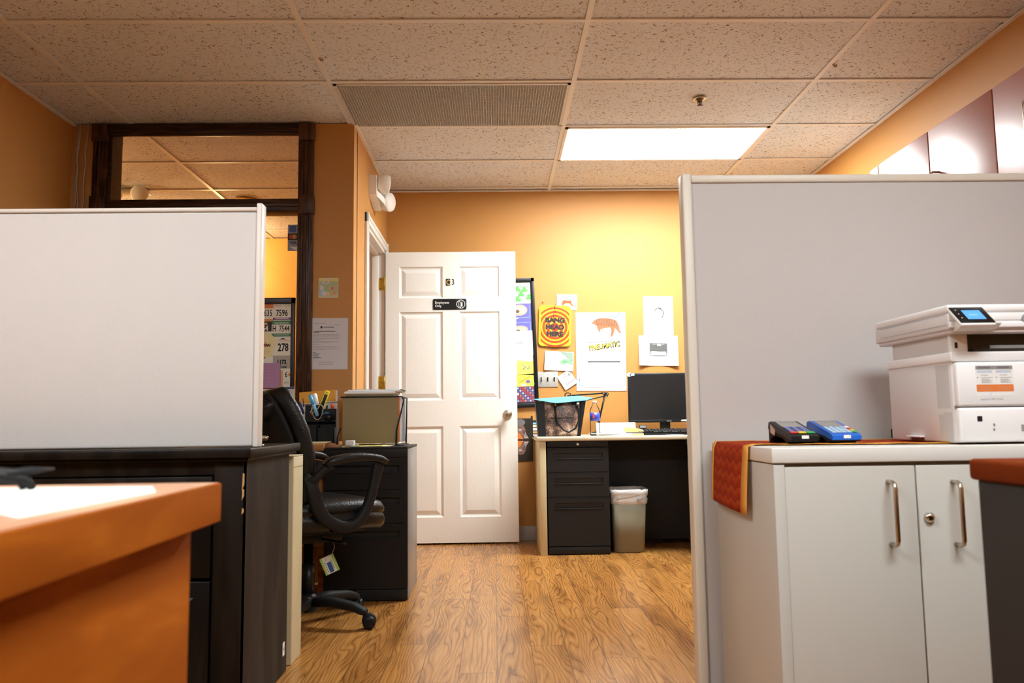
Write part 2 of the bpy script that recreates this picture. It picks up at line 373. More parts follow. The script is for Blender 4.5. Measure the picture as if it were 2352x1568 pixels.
    def rrect(s, x0, y0, x1, y1, r, m, z=0.):
        pts = []
        for cx, cy, a in ((x1 - r, y1 - r, 0), (x0 + r, y1 - r, 90), (x0 + r, y0 + r, 180), (x1 - r, y0 + r, 270)):
            for k in range(6): t = R(a + 18 * k); pts.append((cx + r * math.cos(t), cy + r * math.sin(t)))
        return s.poly(pts, m, z)
    def text(s, st, x, y, h, m, z=0., sx=1., bold=0., align='CENTER', rot=0.):
        c = bpy.data.curves.new('t', 'FONT'); c.body = st; c.size = 1; c.align_x = align; c.offset = bold; c.resolution_u = 2; c.fill_mode = 'FRONT'
        o = bpy.data.objects.new('t', c)
        me = bpy.data.meshes.new_from_object(o)
        k = h / .72; cs, sn = math.cos(rot), math.sin(rot)
        vs = []
        for v in me.vertices:
            a, b = v.co.x * k * sx, v.co.y * k
            vs.append((x + a * cs - b * sn, y + a * sn + b * cs, z))
        fs = [list(p.vertices) for p in me.polygons]
        bpy.data.objects.remove(o); bpy.data.curves.remove(c); bpy.data.meshes.remove(me)
        return s.add(vs, fs, m)
    def build(s, name, parent=None, label=None):
        me = bpy.data.meshes.new(name)
        inv = MW.get(parent, Matrix()).inverted() if parent else Matrix()
        vs = [inv @ v for v in s.v]
        org = Vector((0, 0, 0))
        if parent is None and vs:      # origin of a single-mesh thing: middle of its foot
            lo = Vector((min(v[i] for v in vs) for i in range(3))); hi = Vector((max(v[i] for v in vs) for i in range(3)))
            org = Vector(((lo.x + hi.x) / 2, (lo.y + hi.y) / 2, lo.z)) if not s.keep else org
        me.from_pydata([v - org for v in vs], [], s.f)
        for m in s.mats: me.materials.append(m)
        me.polygons.foreach_set('material_index', s.m); me.polygons.foreach_set('use_smooth', s.sm)
        if s.uvf:
            ul = me.uv_layers.new(name='uv')
            for p in me.polygons:
                for li, vi in zip(p.loop_indices, p.vertices): ul.data[li].uv = s.uvf[vi]
        me.update()
        if any(s.sm): me.shade_smooth_by_angle(R(38)) if hasattr(me, 'shade_smooth_by_angle') else None
        o = bpy.data.objects.new(name, me); COL.objects.link(o)
        if parent: o.parent = parent; MW[o] = MW[parent]
        else: o.location = org; MW[o] = Matrix.Translation(org)
        if label: o['label'] = label
        return o
    keep = False; uvf = None
MW = {}
def smooth_fix(me, ang): pass
def thing(name, label, cat, loc=(0, 0, 0), rz=0., group=None):
    o = bpy.data.objects.new(name, None); COL.objects.link(o); o.empty_display_size = .05
    o.location = loc; o.rotation_euler = (0, 0, rz); MW[o] = Matrix.Translation(Vector(loc)) @ Matrix.Rotation(rz, 4, 'Z')
    o['label'] = label; o['category'] = cat
    if group: o['group'] = group
    return o
def tag(o, label, cat, group=None, kind=None):
    o['label'] = label; o['category'] = cat
    if group: o['group'] = group
    if kind: o['kind'] = kind
    return o
def struct(mb, name, parent=None):
    mb.keep = True
    o = mb.build(name, parent)
    if parent is None: o['kind'] = 'structure'
    return o
def copy_tree(o, parent=None):
    c = o.copy(); COL.objects.link(c); c.parent = parent
    for ch in list(o.children): copy_tree(ch, c)
    return c
def frame(origin, xax, yax, sc=1.):
    x = Vector(xax).normalized(); y = Vector(yax).normalized(); z = x.cross(y)
    return Matrix(((x.x * sc, y.x * sc, z.x * sc, origin[0]), (x.y * sc, y.y * sc, z.y * sc, origin[1]), (x.z * sc, y.z * sc, z.z * sc, origin[2]), (0, 0, 0, 1)))
def face_px(cx, cy, Y, rot=0.):
    """flat frame facing the room on the plane Y, drawing unit = one photo pixel at that distance"""
    p = at(cx, cy, Y); s = (at(cx + 50, cy, Y) - p).length / 50
    return frame(p, (math.cos(rot), 0, math.sin(rot)), (-math.sin(rot), 0, math.cos(rot)), s), s

# ------------------------------------------------------------------ room shell
CZ = 2.53
XL, XR, XD = -2.36, 2.24, -.785
YW, YB, YN, YF = 4.39, 5.74, -2.6, 7.2
XO = -3.9
m = MB(); m.box((XO, YN, -.1), (XR, YF, 0), FLOOR); struct(m, 'floor')
m = MB(); m.box((XO, YN, CZ + .006), (XR, YF, CZ + .1), CEIL); ceil = struct(m, 'ceiling')
gx = [.409 + 1.2192 * i for i in range(-4, 2)]; gy = [3.228 + .6096 * j for j in range(-9, 7)]
m = MB()
for x in gx: m.box((x - .012, YN, CZ - .001), (x + .012, YF, CZ + .004), GRID)
for y in gy:
    if y < YF: m.box((XO, y - .012, CZ - .0015), (XR, y + .012, CZ + .004), GRID)
struct(m, 'trim_1')
m = MB(); m.box((XL - .1, YN, 0), (XL, YW, CZ), WALL); struct(m, 'wall_left')
m = MB(); m.box((XR, YN, 0), (XR + .1, YF, CZ), WALL); struct(m, 'wall_right')
m = MB(); m.box((XO - .1, YN - .1, 0), (XR + .1, YN, CZ), mat('brown_rear_wall', (.22, .13, .06, 1), .7)); struct(m, 'wall_rear')
m = MB(); m.box((XD, YB, 0), (XR, YB + .1, CZ), WALL); struct(m, 'wall_back')
# window wall with its opening
wx0, wx1 = -2.155, -1.085
wz0, wz1 = .78, 2.524
m = MB()
m.box((XL - .1, YW, 0), (wx0, YW + .12, CZ), WALL); m.box((wx1, YW, 0), (XD, YW + .12, CZ), WALL)
m.box((wx0, YW, 0), (wx1, YW + .12, wz0), WALL); m.box((wx0, YW, wz1), (wx1, YW + .12, CZ), WALL)
struct(m, 'wall_window')
# door wall (plane X = XD) with door opening
dy0, dy1, dz = 4.83, 5.64, 2.06
m = MB()
m.box((XD - .12, YW + .1, 0), (XD, dy0, CZ), WALL); m.box((XD - .12, dy1, 0), (XD, YB + .1, CZ), WALL); m.box((XD - .12, dy0, dz), (XD, dy1, CZ), WALL)
struct(m, 'wall_door')
# the other room's walls
m = MB(); m.box((XO - .1, YW, 0), (XO, YF, CZ), WALLR); struct(m, 'wall_far_left')
m = MB(); m.box((XO - .1, YF, 0), (XR, YF + .1, CZ), WALLR); struct(m, 'wall_far_back')
m = MB(); m.box((XD - .12, YB + .1, 0), (XD - .02, YF, CZ), WALLR); struct(m, 'wall_far_right')
# angle trim at the ceiling
m = MB()
m.box((XL, YN, CZ - .008), (XL + .02, YW, CZ), GRID); m.box((XR - .02, YN, CZ - .008), (XR, YB, CZ), GRID)
m.box((XD, YB - .02, CZ - .008), (XR, YB, CZ), GRID); m.box((XD, YW, CZ - .008), (XD + .02, YB, CZ), GRID)
struct(m, 'trim_2')
m = MB(); m.box((.0, YB - .012, 0), (XR, YB, .1), BASEB, .003); struct(m, 'baseboard_back')
# door casing and jamb
m = MB()
cw = .062
def casing_v(m, y0, y1, z1):
    m.box((XD, y0, 0), (XD + .018, y1, z1), WHITE, .003); m.box((XD, y0 + .012, 0), (XD + .024, y0 + .03, z1), WHITE, .003)
casing_v(m, dy0 - cw, dy0, dz + cw); casing_v(m, dy1 + .002, dy1 + cw, dz + cw)
m.box((XD, dy0 - cw, dz), (XD + .018, dy1 + cw, dz + cw), WHITE, .003); m.box((XD, dy0, dz + .03), (XD + .024, dy1, dz + .05), WHITE, .003)
m.box((XD - .13, dy0, 0), (XD + .004, dy0 + .02, dz), WHITE); m.box((XD - .13, dy1 - .02, 0), (XD + .004, dy1, dz), WHITE); m.box((XD - .13, dy0, dz - .02), (XD + .004, dy1, dz), WHITE)
m.box((XD - .085, dy1 - .032, 0), (XD - .04, dy1 - .02, dz - .02), WHITE, .002); m.box((XD - .085, dy0 + .02, 0), (XD - .04, dy0 + .032, dz - .02), WHITE, .002)
m.box((XD - .085, dy0 + .02, dz - .032), (XD - .04, dy1 - .02, dz - .02), WHITE, .002)
struct(m, 'trim_3')

# ------------------------------------------------------------------ interior window: dark casing and panes
win = bpy.data.objects.new('window_1', None); COL.objects.link(win); win['kind'] = 'structure'; win.location = ((wx0 + wx1) / 2, YW, 0); MW[win] = Matrix.Translation(win.location)
co_l, co_r = -2.235, -1.008
m = MB(); yc = YW - .022
def vcas(x0, x1, z0, z1):
    m.box((x0, yc, z0), (x1, YW, z1), CASING, .003)
    w_ = x1 - x0
    for f in (.16, .42, .70): m.box((x0 + w_ * f, yc - .008, z0), (x0 + w_ * (f + .14), yc, z1), CASING, .004)
ztop, zmid = 2.526, 2.058
vcas(co_l, wx0, .7, ztop - .08); vcas(wx1, co_r, .7, ztop - .08)
for x0, x1 in ((co_l - .006, wx0 + .003), (wx1 - .003, co_r + .006)):
    m.box((x0, yc - .012, ztop - .10), (x1, YW, ztop), CASING, .004); m.box((x0, yc - .012, zmid - .055), (x1, YW, zmid + .055), CASING, .004)
m.build('window_casing', win)
m = MB()
m.box((wx0, yc, ztop - .068), (wx1, YW, ztop), CASINGH, .003); m.box((wx0, yc - .008, ztop - .05), (wx1, yc, ztop - .03), CASINGH, .003)
m.box((wx0, yc, zmid - .035), (wx1, YW + .1, zmid + .035), CASINGH, .003); m.box((wx0, yc - .01, zmid - .012), (wx1, yc, zmid + .012), CASINGH, .004)
m.box((wx0, yc - .03, .74), (wx1, YW + .1, .78), CASINGH, .004)
m.build('window_rail', win)
m = MB()
for x0, x1 in ((wx0 - .001, wx0 + .018), (wx1 - .012, wx1 + .001)): m.box((x0, YW, .78), (x1, YW + .12, wz1), CASINGH)
m.box((wx0, YW, wz1 - .015), (wx1, YW + .12, wz1), CASINGH)
m.build('window_lining', win)
for z0, z1 in ((zmid + .03, wz1 - .01), (.78, zmid - .03)):
    m = MB(); m.box((wx0 + .01, YW + .055, z0), (wx1 - .005, YW + .059, z1), GLASS); m.build('pane', win)

# ------------------------------------------------------------------ white six-panel door
DX0, DX1, DYF, DZ0, DZ1 = -.772, .150, 5.598, .012, 2.045
door = bpy.data.objects.new('door_1', None); COL.objects.link(door); door['kind'] = 'structure'; door.location = (DX0, DYF, 0); MW[door] = Matrix.Translation(door.location)
m = MB()
pan = []  # panel rects (x0,z0,x1,z1) from the photo
for a, b in (((917, 612), (1018, 683)), ((1055, 613), (1149, 683)), ((917, 716), (1018, 918)), ((1055, 716), (1149, 918)), ((917, 979), (1018, 1187)), ((1055, 979), (1151, 1186))):
    p, q = at(a[0], a[1], DYF), at(b[0], b[1], DYF); pan.append([p.x, q.z, q.x, p.z])
xs1 = sorted([(pan[0][0] + pan[2][0] + pan[4][0]) / 3, (pan[0][2] + pan[2][2] + pan[4][2]) / 3, (pan[1][0] + pan[3][0] + pan[5][0]) / 3, (pan[1][2] + pan[3][2] + pan[5][2]) / 3])
for i in range(3):
    zl = (pan[2 * i][1] + pan[2 * i + 1][1]) / 2; zh = (pan[2 * i][3] + pan[2 * i + 1][3]) / 2
    for k in (2 * i, 2 * i + 1):
        pan[k] = [xs1[0] if k % 2 == 0 else xs1[2], zl, xs1[1] if k % 2 == 0 else xs1[3], zh]
bm = bmesh.new()
gxs = sorted(set([DX0, DX1] + [round(v, 5) for v in xs1])); gzs = sorted(set([DZ0, DZ1] + [round(p[1], 5) for p in pan] + [round(p[3], 5) for p in pan]))
m.box((DX0, DYF + .012, DZ0), (DX1, DYF + .038, DZ1), DOORW)
for i in range(len(gxs) - 1):
    for j in range(len(gzs) - 1):
        x0, x1, z0, z1 = gxs[i], gxs[i + 1], gzs[j], gzs[j + 1]
        inside = any(abs(x0 - p[0]) < 1e-3 and abs(z0 - p[1]) < 1e-3 for p in pan)
        if not inside:
            m.quad((x0, DYF, z0), (x1, DYF, z0), (x1, DYF, z1), (x0, DYF, z1), DOORW)
        else:
            prof = [(0, 0), (.008, .009), (.018, .011), (.022, .009), (.046, .002), (.050, .002)]
            for (a, da), (b, db) in zip(prof, prof[1:]):
                A = [(x0 + a, DYF + da, z0 + a), (x1 - a, DYF + da, z0 + a), (x1 - a, DYF + da, z1 - a), (x0 + a, DYF + da, z1 - a)]
                B = [(x0 + b, DYF + db, z0 + b), (x1 - b, DYF + db, z0 + b), (x1 - b, DYF + db, z1 - b), (x0 + b, DYF + db, z1 - b)]
                for k in range(4): m.quad(A[k], A[(k + 1) % 4], B[(k + 1) % 4], B[k], DOORW)
            m.quad(*B, DOORW)
for (xa, xb) in ((DX0, DX0), (DX1, DX1)): m.quad((xa, DYF, DZ0), (xa, DYF + .012, DZ0), (xa, DYF + .012, DZ1), (xa, DYF, DZ1), DOORW)
m.quad((DX0, DYF, DZ1), (DX1, DYF, DZ1), (DX1, DYF + .012, DZ1), (DX0, DYF + .012, DZ1), DOORW)
m.build('door_panel', door)
k = at(1166, 951, DYF)
m = MB(); m.lathe([(.032, 0), (.032, .006), (.028, .010), (.013, .014), (.012, .030), (.022, .036), (.028, .046), (.028, .056), (.022, .064), (.012, .067), (.003, .067)], k, NICKEL, 28, (0, -1, 0))
m.build('door_knob', door, 'satin nickel round knob')
m = MB()
h1 = atx(874, 651, XD)
for zc in (at(876, 651, 5.6).z, at(876, 878, 5.6).z, .25):
    m.box((DX0 - .052, dy1 - .0235, zc - .045), (DX0 - .018, dy1 - .020, zc + .045), BRASS, .006); m.cyl((DX0 - .008, dy1 - .035, zc - .05), (DX0 - .008, dy1 - .035, zc + .05), .0065, BRASS, 10)
    for dzz, dxx in ((-.033, .028), (0, .038), (.033, .03)): m.cyl((DX0 - .052 + dxx - .012, dy1 - .0245, zc + dzz), (DX0 - .052 + dxx - .012, dy1 - .0235, zc + dzz), .004, BROWN, 8)
m.build('hinge', door, 'brass hinge leaves')
# sign, letters on the door
M_, s = face_px(1033, 698.5, DYF - .001)
t = thing('door_sign', 'black plate reading Employees Only with a door symbol, on the white door', 'sign', tuple(M_.translation))
m = MB(); m.M = M_
m.prism([(x, y, 0) for x, y in [(-38.5 + 3 * (1 - math.cos(R(a))), 12.5 - 3 + 3 * math.sin(R(a))) for a in (0, 45, 90)] + [(38.5 - 3 * (1 - math.sin(R(a))), 12.5 - 3 + 3 * math.cos(R(a))) for a in (0, 45, 90)] + [(38.5 - 3 * (1 - math.cos(R(a))), -12.5 + 3 - 3 * math.sin(R(a))) for a in (0, 45, 90)] + [(-38.5 + 3 * (1 - math.sin(R(a))), -12.5 + 3 - 3 * math.cos(R(a))) for a in (0, 45, 90)]], (0, 0, .9), BLACKP)
m.build('plate', t)
m = MB(); m.M = M_
m.text('Employees', -34, 1.4, 5.6, PAPER, 1.1, .98, .01, 'LEFT'); m.text('Only', -34, -6.4, 5.6, PAPER, 1.1, .98, .01, 'LEFT')
m.build('lettering', t)
m = MB(); m.M = M_
m.ring(25.5, 0, 8.8, 10, PAPER, 1.1)
for a, b in (((15, -11), (36, -11)), ((15, 11), (36, 11)), ((15, -11), (15, 11)), ((36, -11), (36, 11))): m.line([a, b], .6, GREYINK, 1.05)
m.line([(21, -5.5), (21, 6.5), (25.5, 4.5), (25.5, -8), (21, -5.5)], .9, PAPER, 1.1); m.poly([(26, -5), (27, 5.5), (29.2, 5.5), (29.4, -6), (28, -6)], PAPER, 1.1); m.line([(25.5, 0), (29, 0)], 1.4, PAPER, 1.12)
m.build('door_symbol', t)
M_, s = face_px(1029, 648, DYF - .0006)
m = MB(); m.M = M_
m.rect(-5, -8, 5, 8, INK, 0.3); m.text('C', .4, -6.2, 12.4, mat('gold_letter', rgb(206, 170, 110), .3, metal=.5), .6, .75, .03)
tag(m.build('letter_sticker'), 'gold letter C on a small black sticker, left of the numeral on the door', 'sticker')
M_, s = face_px(1040.5, 647, DYF - .0006)
m = MB(); m.M = M_; m.text('3', 0, -7, 14, INK, .3, .75, .01)
tag(m.build('numeral_sticker'), 'black numeral 3 stuck on the white door above the black plate', 'sticker')

# ------------------------------------------------------------------ ceiling fittings
def troffer(x0, y0, gm, label, grp=None):
    x1, y1 = x0 + 1.2192, y0 + .6096
    t = thing('ceiling_light', label, 'light', ((x0 + x1) / 2, (y0 + y1) / 2, CZ), 0, grp)
    m = MB(); b = .018
    for a, c in (((x0 + .012, y0 + .012), (x1 - .012, y0 + b + .012)), ((x0 + .012, y1 - b - .012), (x1 - .012, y1 - .012)), ((x0 + .012, y0 + .012), (x0 + .012 + b, y1 - .012)), ((x1 - .012 - b, y0 + .012), (x1 - .012, y1 - .012))):
        m.box((a[0], a[1], CZ - .008), (c[0], c[1], CZ + .0015), PTRIMW)
    m.build('light_frame', t)
    m = MB(); m.box((x0 + .03, y0 + .03, CZ - .005), (x1 - .03, y1 - .03, CZ + .001), gm); m.build('diffuser', t)
    return t
troffer(.409, 3.228 + 1.2192, GLOW, 'bright fluorescent ceiling panel set in the white tile grid')
for x0, lb in ((.409, 'fluorescent ceiling panel over the grey storage cabinet, above the frame'), (-2.03, 'fluorescent ceiling panel over the dark cabinet, above the frame')):
    troffer(x0, 3.228 - .6096 * 5, GLOWN, lb, 'near ceiling lights')
# egg crate return air grille
x0, y0 = -.81, 3.228 + .6096; x1, y1 = x0 + 1.2192, y0 + .6096
t = thing('ceiling_vent', 'long egg-crate return air grille in the ceiling left of the light', 'vent', ((x0 + x1) / 2, (y0 + y1) / 2, CZ))
m = MB()
for a, c in (((x0 + .013, y0 + .013), (x1 - .013, y0 + .03)), ((x0 + .013, y1 - .03), (x1 - .013, y1 - .013)), ((x0 + .013, y0 + .013), (x0 + .03, y1 - .013)), ((x1 - .03, y0 + .013), (x1 - .013, y1 - .013))):
    m.box((a[0], a[1], CZ - .006), (c[0], c[1], CZ + .0015), EGG)
m.build('vent_frame', t)
m = MB()
nx, ny = 84, 40
for i in range(1, nx):
    x = x0 + .03 + (x1 - x0 - .06) * i / nx; m.box((x - .0012, y0 + .03, CZ - .0058), (x + .0012, y1 - .03, CZ + .0015), EGG)
for j in range(1, ny):
    y = y0 + .03 + (y1 - y0 - .06) * j / ny; m.box((x0 + .03, y - .0012, CZ - .0058), (x1 - .03, y + .0012, CZ + .0015), EGG)
m.build('grille', t)
m = MB(); m.box((x0 + .02, y0 + .02, CZ + .0012), (x1 - .02, y1 - .02, CZ + .002), mat('vent_backing', (.20, .185, .15, 1), .8)); m.build('backing', t)
# sprinkler
c = atz(1607, 226, CZ)
t = thing('fire_sprinkler', 'recessed fire sprinkler in the ceiling in front of the lit panel', 'sprinkler', tuple(c))
m = MB(); m.lathe([(.022, -.001), (.036, -.002), (.038, -.006), (.030, -.008), (.022, -.004)], (c.x, c.y, CZ), NICKEL, 28); m.build('escutcheon', t)
m = MB(); m.lathe([(.021, 0), (.021, -.0045), (.012, -.006), (.009, -.022), (.004, -.026), (.004, -.036), (.016, -.038), (.016, -.040), (.002, -.041)], (c.x, c.y, CZ), BROWN, 20)
m.tube([(c.x - .011, c.y, CZ - .006), (c.x - .011, c.y, CZ - .028), (c.x, c.y, CZ - .037)], .002, BROWN, 6); m.tube([(c.x + .011, c.y, CZ - .006), (c.x + .011, c.y, CZ - .028), (c.x, c.y, CZ - .037)], .002, BROWN, 6)
m.build('sprinkler_head', t)
for (px, py, side) in ((735, 133, 'left'), (1915, 147, 'right')):
    c = atz(px, py, CZ)
    m = MB(); m.tube([(c.x, c.y, CZ + .001), (c.x, c.y, CZ - .008), (c.x + .008, c.y, CZ - .014), (c.x + .014, c.y + .004, CZ - .008), (c.x + .011, c.y, CZ - .002)], .0028, BROWN, 6)
    m.cyl((c.x, c.y, CZ + .001), (c.x, c.y, CZ - .004), .008, TANP, 10)
    tag(m.build('ceiling_hook'), 'small brown hook in the ceiling grid, %s of the two' % ('left' if side == 'left' else 'right'), 'hook')
# ------------------------------------------------------------------ the other room
c = atz(564, 458, CZ)
t = thing('recessed_downlight', 'small round recessed downlight seen through the interior window', 'light', (c.x, c.y, CZ))
m = MB(); m.lathe([(.05, -.001), (.075, -.002), (.078, -.008), (.07, -.012), (.05, -.006)], (c.x, c.y, CZ), BRASS, 28); m.build('light_trim', t)
m = MB(); m.lathe([(.049, .0005), (.049, -.004), (.002, -.004)], (c.x, c.y, CZ), BLACKM, 20); m.build('baffle', t)
lx = [(-2.35, 6.75), (-3.3, 6.2), (-3.3, 5.2)]  # lamps added out of sight to give this room its warm light
for i, (x, y) in enumerate(lx):
    t = thing('added_warm_lamp', ['added unseen warm globe nearest the far wall of the other room', 'added unseen warm globe in the middle of the other room', 'added unseen warm globe nearest the interior window, other room'][i], 'light', (x, y, CZ), 0, 'added warm lamps of the other room')
    m = MB(); m.lathe([(.03, 0), (.03, -.16), (.028, -.17)], (x, y, CZ), BRASS, 16); m.build('lamp_stem', t)
    m = MB(); m.lathe([(.002, -.17), (.07, -.19), (.095, -.24), (.07, -.29), (.002, -.31)], (x, y, CZ), GLOWW, 20); m.build('lamp_globe', t)
# emergency light on the other ceiling
c = atz(310, 436, CZ)
def emergency(t, c, fx, fy, horiz=False):
    pass
t = thing('emergency_light', 'twin-head emergency light under the other room ceiling, behind the window glass', 'emergency light', (c.x, c.y, CZ))
m = MB(); m.box((c.x - .15, c.y - .05, CZ - .035), (c.x + .10, c.y + .05, CZ), PTRIM, .012); m.build('housing', t)
for dx in (-.11, .07):
    m = MB(); m.lathe([(.03, 0), (.055, .03), (.06, .07), (.05, .08), (.002, .082)], (c.x + dx, c.y - .05, CZ - .05), PTRIMW, 18, (.2, -1, -.2)); m.build('lamp_head', t)
m = MB(); m.cyl((c.x + .09, c.y - .05, CZ - .03), (c.x + .09, c.y - .056, CZ - .03), .008, REDLED, 8); m.build('indicator', t, 'red indicator')

# emergency light on the door wall
pc = atx(868, 440, XD + .04)
pY, pZ = pc.y, pc.z
t = thing('emergency_light', 'white twin-head emergency light on the orange wall above the doorway', 'emergency light', (XD, pY, pZ))
m = MB(); m.prism([(XD, pY - .13, pZ + .07), (XD, pY + .10, pZ + .07), (XD, pY + .10, pZ - .10), (XD, pY - .13, pZ - .055)], (.05, 0, 0), PTRIMW)
m.prism([(XD + .05, pY - .10, pZ - .02), (XD + .05, pY + .09, pZ - .02), (XD + .085, pY + .05, pZ - .05), (XD + .085, pY - .05, pZ - .05)], (0, 0, -.04), PTRIMW)
m.build('housing', t)
for (dy, dz_, nx_) in ((-.06, .03, (.93, .36, -.05)), (.09, -.045, (.90, -.42, -.1))):
    m = MB(); m.lathe([(.022, -.035), (.045, -.03), (.058, .0), (.062, .035), (.060, .042), (.002, .046)], (XD + .075, pY + dy, pZ + dz_), PTRIMW, 22, nx_); m.build('lamp_head', t)
m = MB(); m.cyl((XD + .05, pY - .105, pZ - .045), (XD + .053, pY - .105, pZ - .045), .005, REDLED, 8); m.build('indicator', t, 'red indicator')

# cables in the left corner
for i, (a, b, c_) in enumerate((((180, 293), (176, 380), (172, 476)), ((184, 293), (177, 390), (178, 476)), ((202, 292), (196, 370), (190, 478)))):
    P = [at(x, y, YW - .012 - .006 * (i == 1)) for x, y in (a, b, c_)]; P[0].z = CZ
    e = P[2] + (P[2] - P[1]) * 7; e.z = max(.3, e.z); e.x = P[2].x
    m = MB(); pts = []
    Q = P + [e]
    for j in range(len(Q) - 1):
        for k_ in range(6): pts.append(Q[j].lerp(Q[j + 1], k_ / 6) + Vector((.004 * math.sin(j * 2 + k_), 0, 0)))
    pts.append(Q[-1]); m.tube(pts, .0035, mat('grey_white_cable', (.45, .43, .40, 1), .5), 6)
    tag(m.build('wall_cable'), ['outermost white cable hanging in the left wall corner', 'middle white cable hanging beside the left wall corner', 'white cable hanging closest to the dark window casing'][i], 'cable')

# ------------------------------------------------------------------ partitions
YP = 2.45
PX0 = at(1570, 500, YP).x; PZT = at(1700, 401, YP).z
t = thing('office_partition', 'tall light grey fabric partition with cream trim, behind the printer', 'partition', (1.4, YP, 0))
m = MB(); m.box((PX0 + .028, YP + .008, .03), (2.15, YP + .05, PZT - .022), FAB, .004); m.build('fabric_panel', t)
m = MB(); m.box((PX0, YP, 0), (PX0 + .03, YP + .058, PZT + .006), PTRIM, .005); m.build('end_post', t)
m = MB(); m.box((PX0 + .03, YP, PZT - .024), (2.15, YP + .058, PZT), PTRIM, .004); m.box((PX0 + .03, YP + .002, 0), (2.15, YP + .056, .05), PTRIM, .003); m.build('top_rail', t)
YQ = 2.42
QX1 = at(600, 600, YQ).x; QZT = at(300, 477, YQ).z
t = thing('desk_partition', 'white fabric screen with white end post, standing on the dark cabinet', 'partition', (-1.5, YQ, .78))
m = MB(); m.box((-2.3, YQ + .006, .776), (QX1 - .016, YQ + .036, QZT - .012), FABW, .008); m.build('fabric_panel', t)
m = MB(); m.box((QX1 - .017, YQ, .7755), (QX1 - .0, YQ + .045, QZT + .012), PTRIMW, .003); m.build('end_post', t)
m = MB(); m.box((-2.3, YQ, QZT - .012), (QX1 - .017, YQ + .042, QZT), PTRIMW, .003); m.build('top_rail', t)

# ------------------------------------------------------------------ dark cabinet on the left
CX, CY0, CY1, CT = -.731, 2.344, 2.852, .775
t = thing('dark_cabinet', 'worn black-brown wooden cabinet under the white desk screen', 'cabinet', (-1.5, 2.6, 0))
m = MB(); m.box((-2.3, CY0 - .03, .748), (CX + .028, CY1 + .05, CT), DARKWOOD, .004); m.box((-2.3, CY0 - .018, .738), (CX + .018, CY1 + .03, .748), DARKWOOD, .003)
m.build('countertop', t)
m = MB(); m.box((CX - .02, CY0 + .002, 0), (CX, CY1, .738), DARKSIDE)
m.build('side_panel', t)
m = MB(); m.box((-2.3, CY0 + .03, 0), (CX - .02, CY1, .738), DARKWOOD)
for x in (CX - .085, CX - .72, -2.1): m.box((x, CY0, 0), (x + .085, CY0 + .03, .738), DARKWOOD, .002)
m.box((-2.3, CY0 + .001, .70), (CX, CY0 + .03, .738), DARKWOOD); m.box((-2.3, CY0 + .001, 0), (CX, CY0 + .03, .06), DARKWOOD)
m.build('carcass', t)
fx0, fx1 = CX - .635, CX - .088
def raised(m, x0, x1, z0, z1, y, mt):
    m.box((x0, y, z0), (x1, y + .02, z1), mt, .002)
    a, b = .055, .085
    for (p, q) in ((a, b),):
        A = [(x0 + p, y - .006, z0 + p), (x1 - p, y - .006, z0 + p), (x1 - p, y - .006, z1 - p), (x0 + p, y - .006, z1 - p)]
        O = [(x0 + p - .012, y + .0005, z0 + p - .012), (x1 - p + .012, y + .0005, z0 + p - .012), (x1 - p + .012, y + .0005, z1 - p + .012), (x0 + p - .012, y + .0005, z1 - p + .012)]
        B = [(x0 + q, y + .004, z0 + q), (x1 - q, y + .004, z0 + q), (x1 - q, y + .004, z1 - q), (x0 + q, y + .004, z1 - q)]
        for k in range(4):
            m.quad(O[k], O[(k + 1) % 4], A[(k + 1) % 4], A[k], mt); m.quad(A[k], A[(k + 1) % 4], B[(k + 1) % 4], B[k], mt)
        C = [(x0 + q + .02, y - .004, z0 + q + .02), (x1 - q - .02, y - .004, z0 + q + .02), (x1 - q - .02, y - .004, z1 - q - .02), (x0 + q + .02, y - .004, z1 - q - .02)]
        for k in range(4): m.quad(B[k], B[(k + 1) % 4], C[(k + 1) % 4], C[k], mt)
        m.quad(*C, mt)
for z0, z1 in ((.07, .40), (.41, .695)):
    m = MB(); raised(m, fx0, fx1, z0, z1, CY0 - .008, DARKWOOD); m.build('drawer', t)
m = MB(); raised(m, -2.1 + .085, CX - .725, .07, .695, CY0 - .008, DARKWOOD); m.build('cabinet_door', t)
m = MB(); kx = fx1 - .10
m.box((fx1 - .07, CY0 - .024, .615), (fx1 - .045, CY0 - .008, .645), NICKEL, .003); m.box((fx1 - .09, CY0 - .034, .60), (fx1 - .025, CY0 - .024, .62), BLACKP, .003); m.build('latch', t)
m = MB()
for z, h in ((.70, .05), (.655, .03), (.60, .015)): m = MB(); m.prism([(CX - .004, CY0 - .0006, z - h), (CX + .0008, CY0 - .0006, z - h * .6), (CX + .0008, CY0 - .0006, z), (CX - .002, CY0 - .0006, z + .004)], (.0004, .006, 0), CHIP); m.build('wear_chip', t)
m = MB(); q = atx(651, 1490, CX); m.box((CX, q.y - .011, q.z - .022), (CX + .0008, q.y + .011, q.z + .022), PAPER); m.prism([(CX + .0009, q.y - .004, q.z), (CX + .0009, q.y + .004, q.z + .008), (CX + .0009, q.y + .004, q.z - .008)], (.0003, 0, 0), INK)
tag(m.build('inventory_sticker'), 'small white sticker with a black arrow low on the dark cabinet side', 'sticker')
m = MB(); q = at(601, 1018, 2.56); X_, Z_ = q.x, CT
m.cyl((X_ - .01, 2.56, Z_), (X_ - .01, 2.56, Z_ + .004), .018, CHROME, 16); m.cyl((X_ - .01, 2.56, Z_ + .004), (X_ - .01, 2.56, Z_ + .02), .005, CHROME, 10); m.tube([(X_ - .05, 2.56, Z_ + .024), (X_ - .01, 2.56, Z_ + .026), (X_ + .015, 2.56, Z_ + .024), (X_ + .018, 2.56, Z_ + .03)], [.006, .008, .008, .004], CHROME, 10)
tag(m.build('chrome_desk_stand'), 'small chrome holder on the dark cabinet top beside the screen post', 'holder')
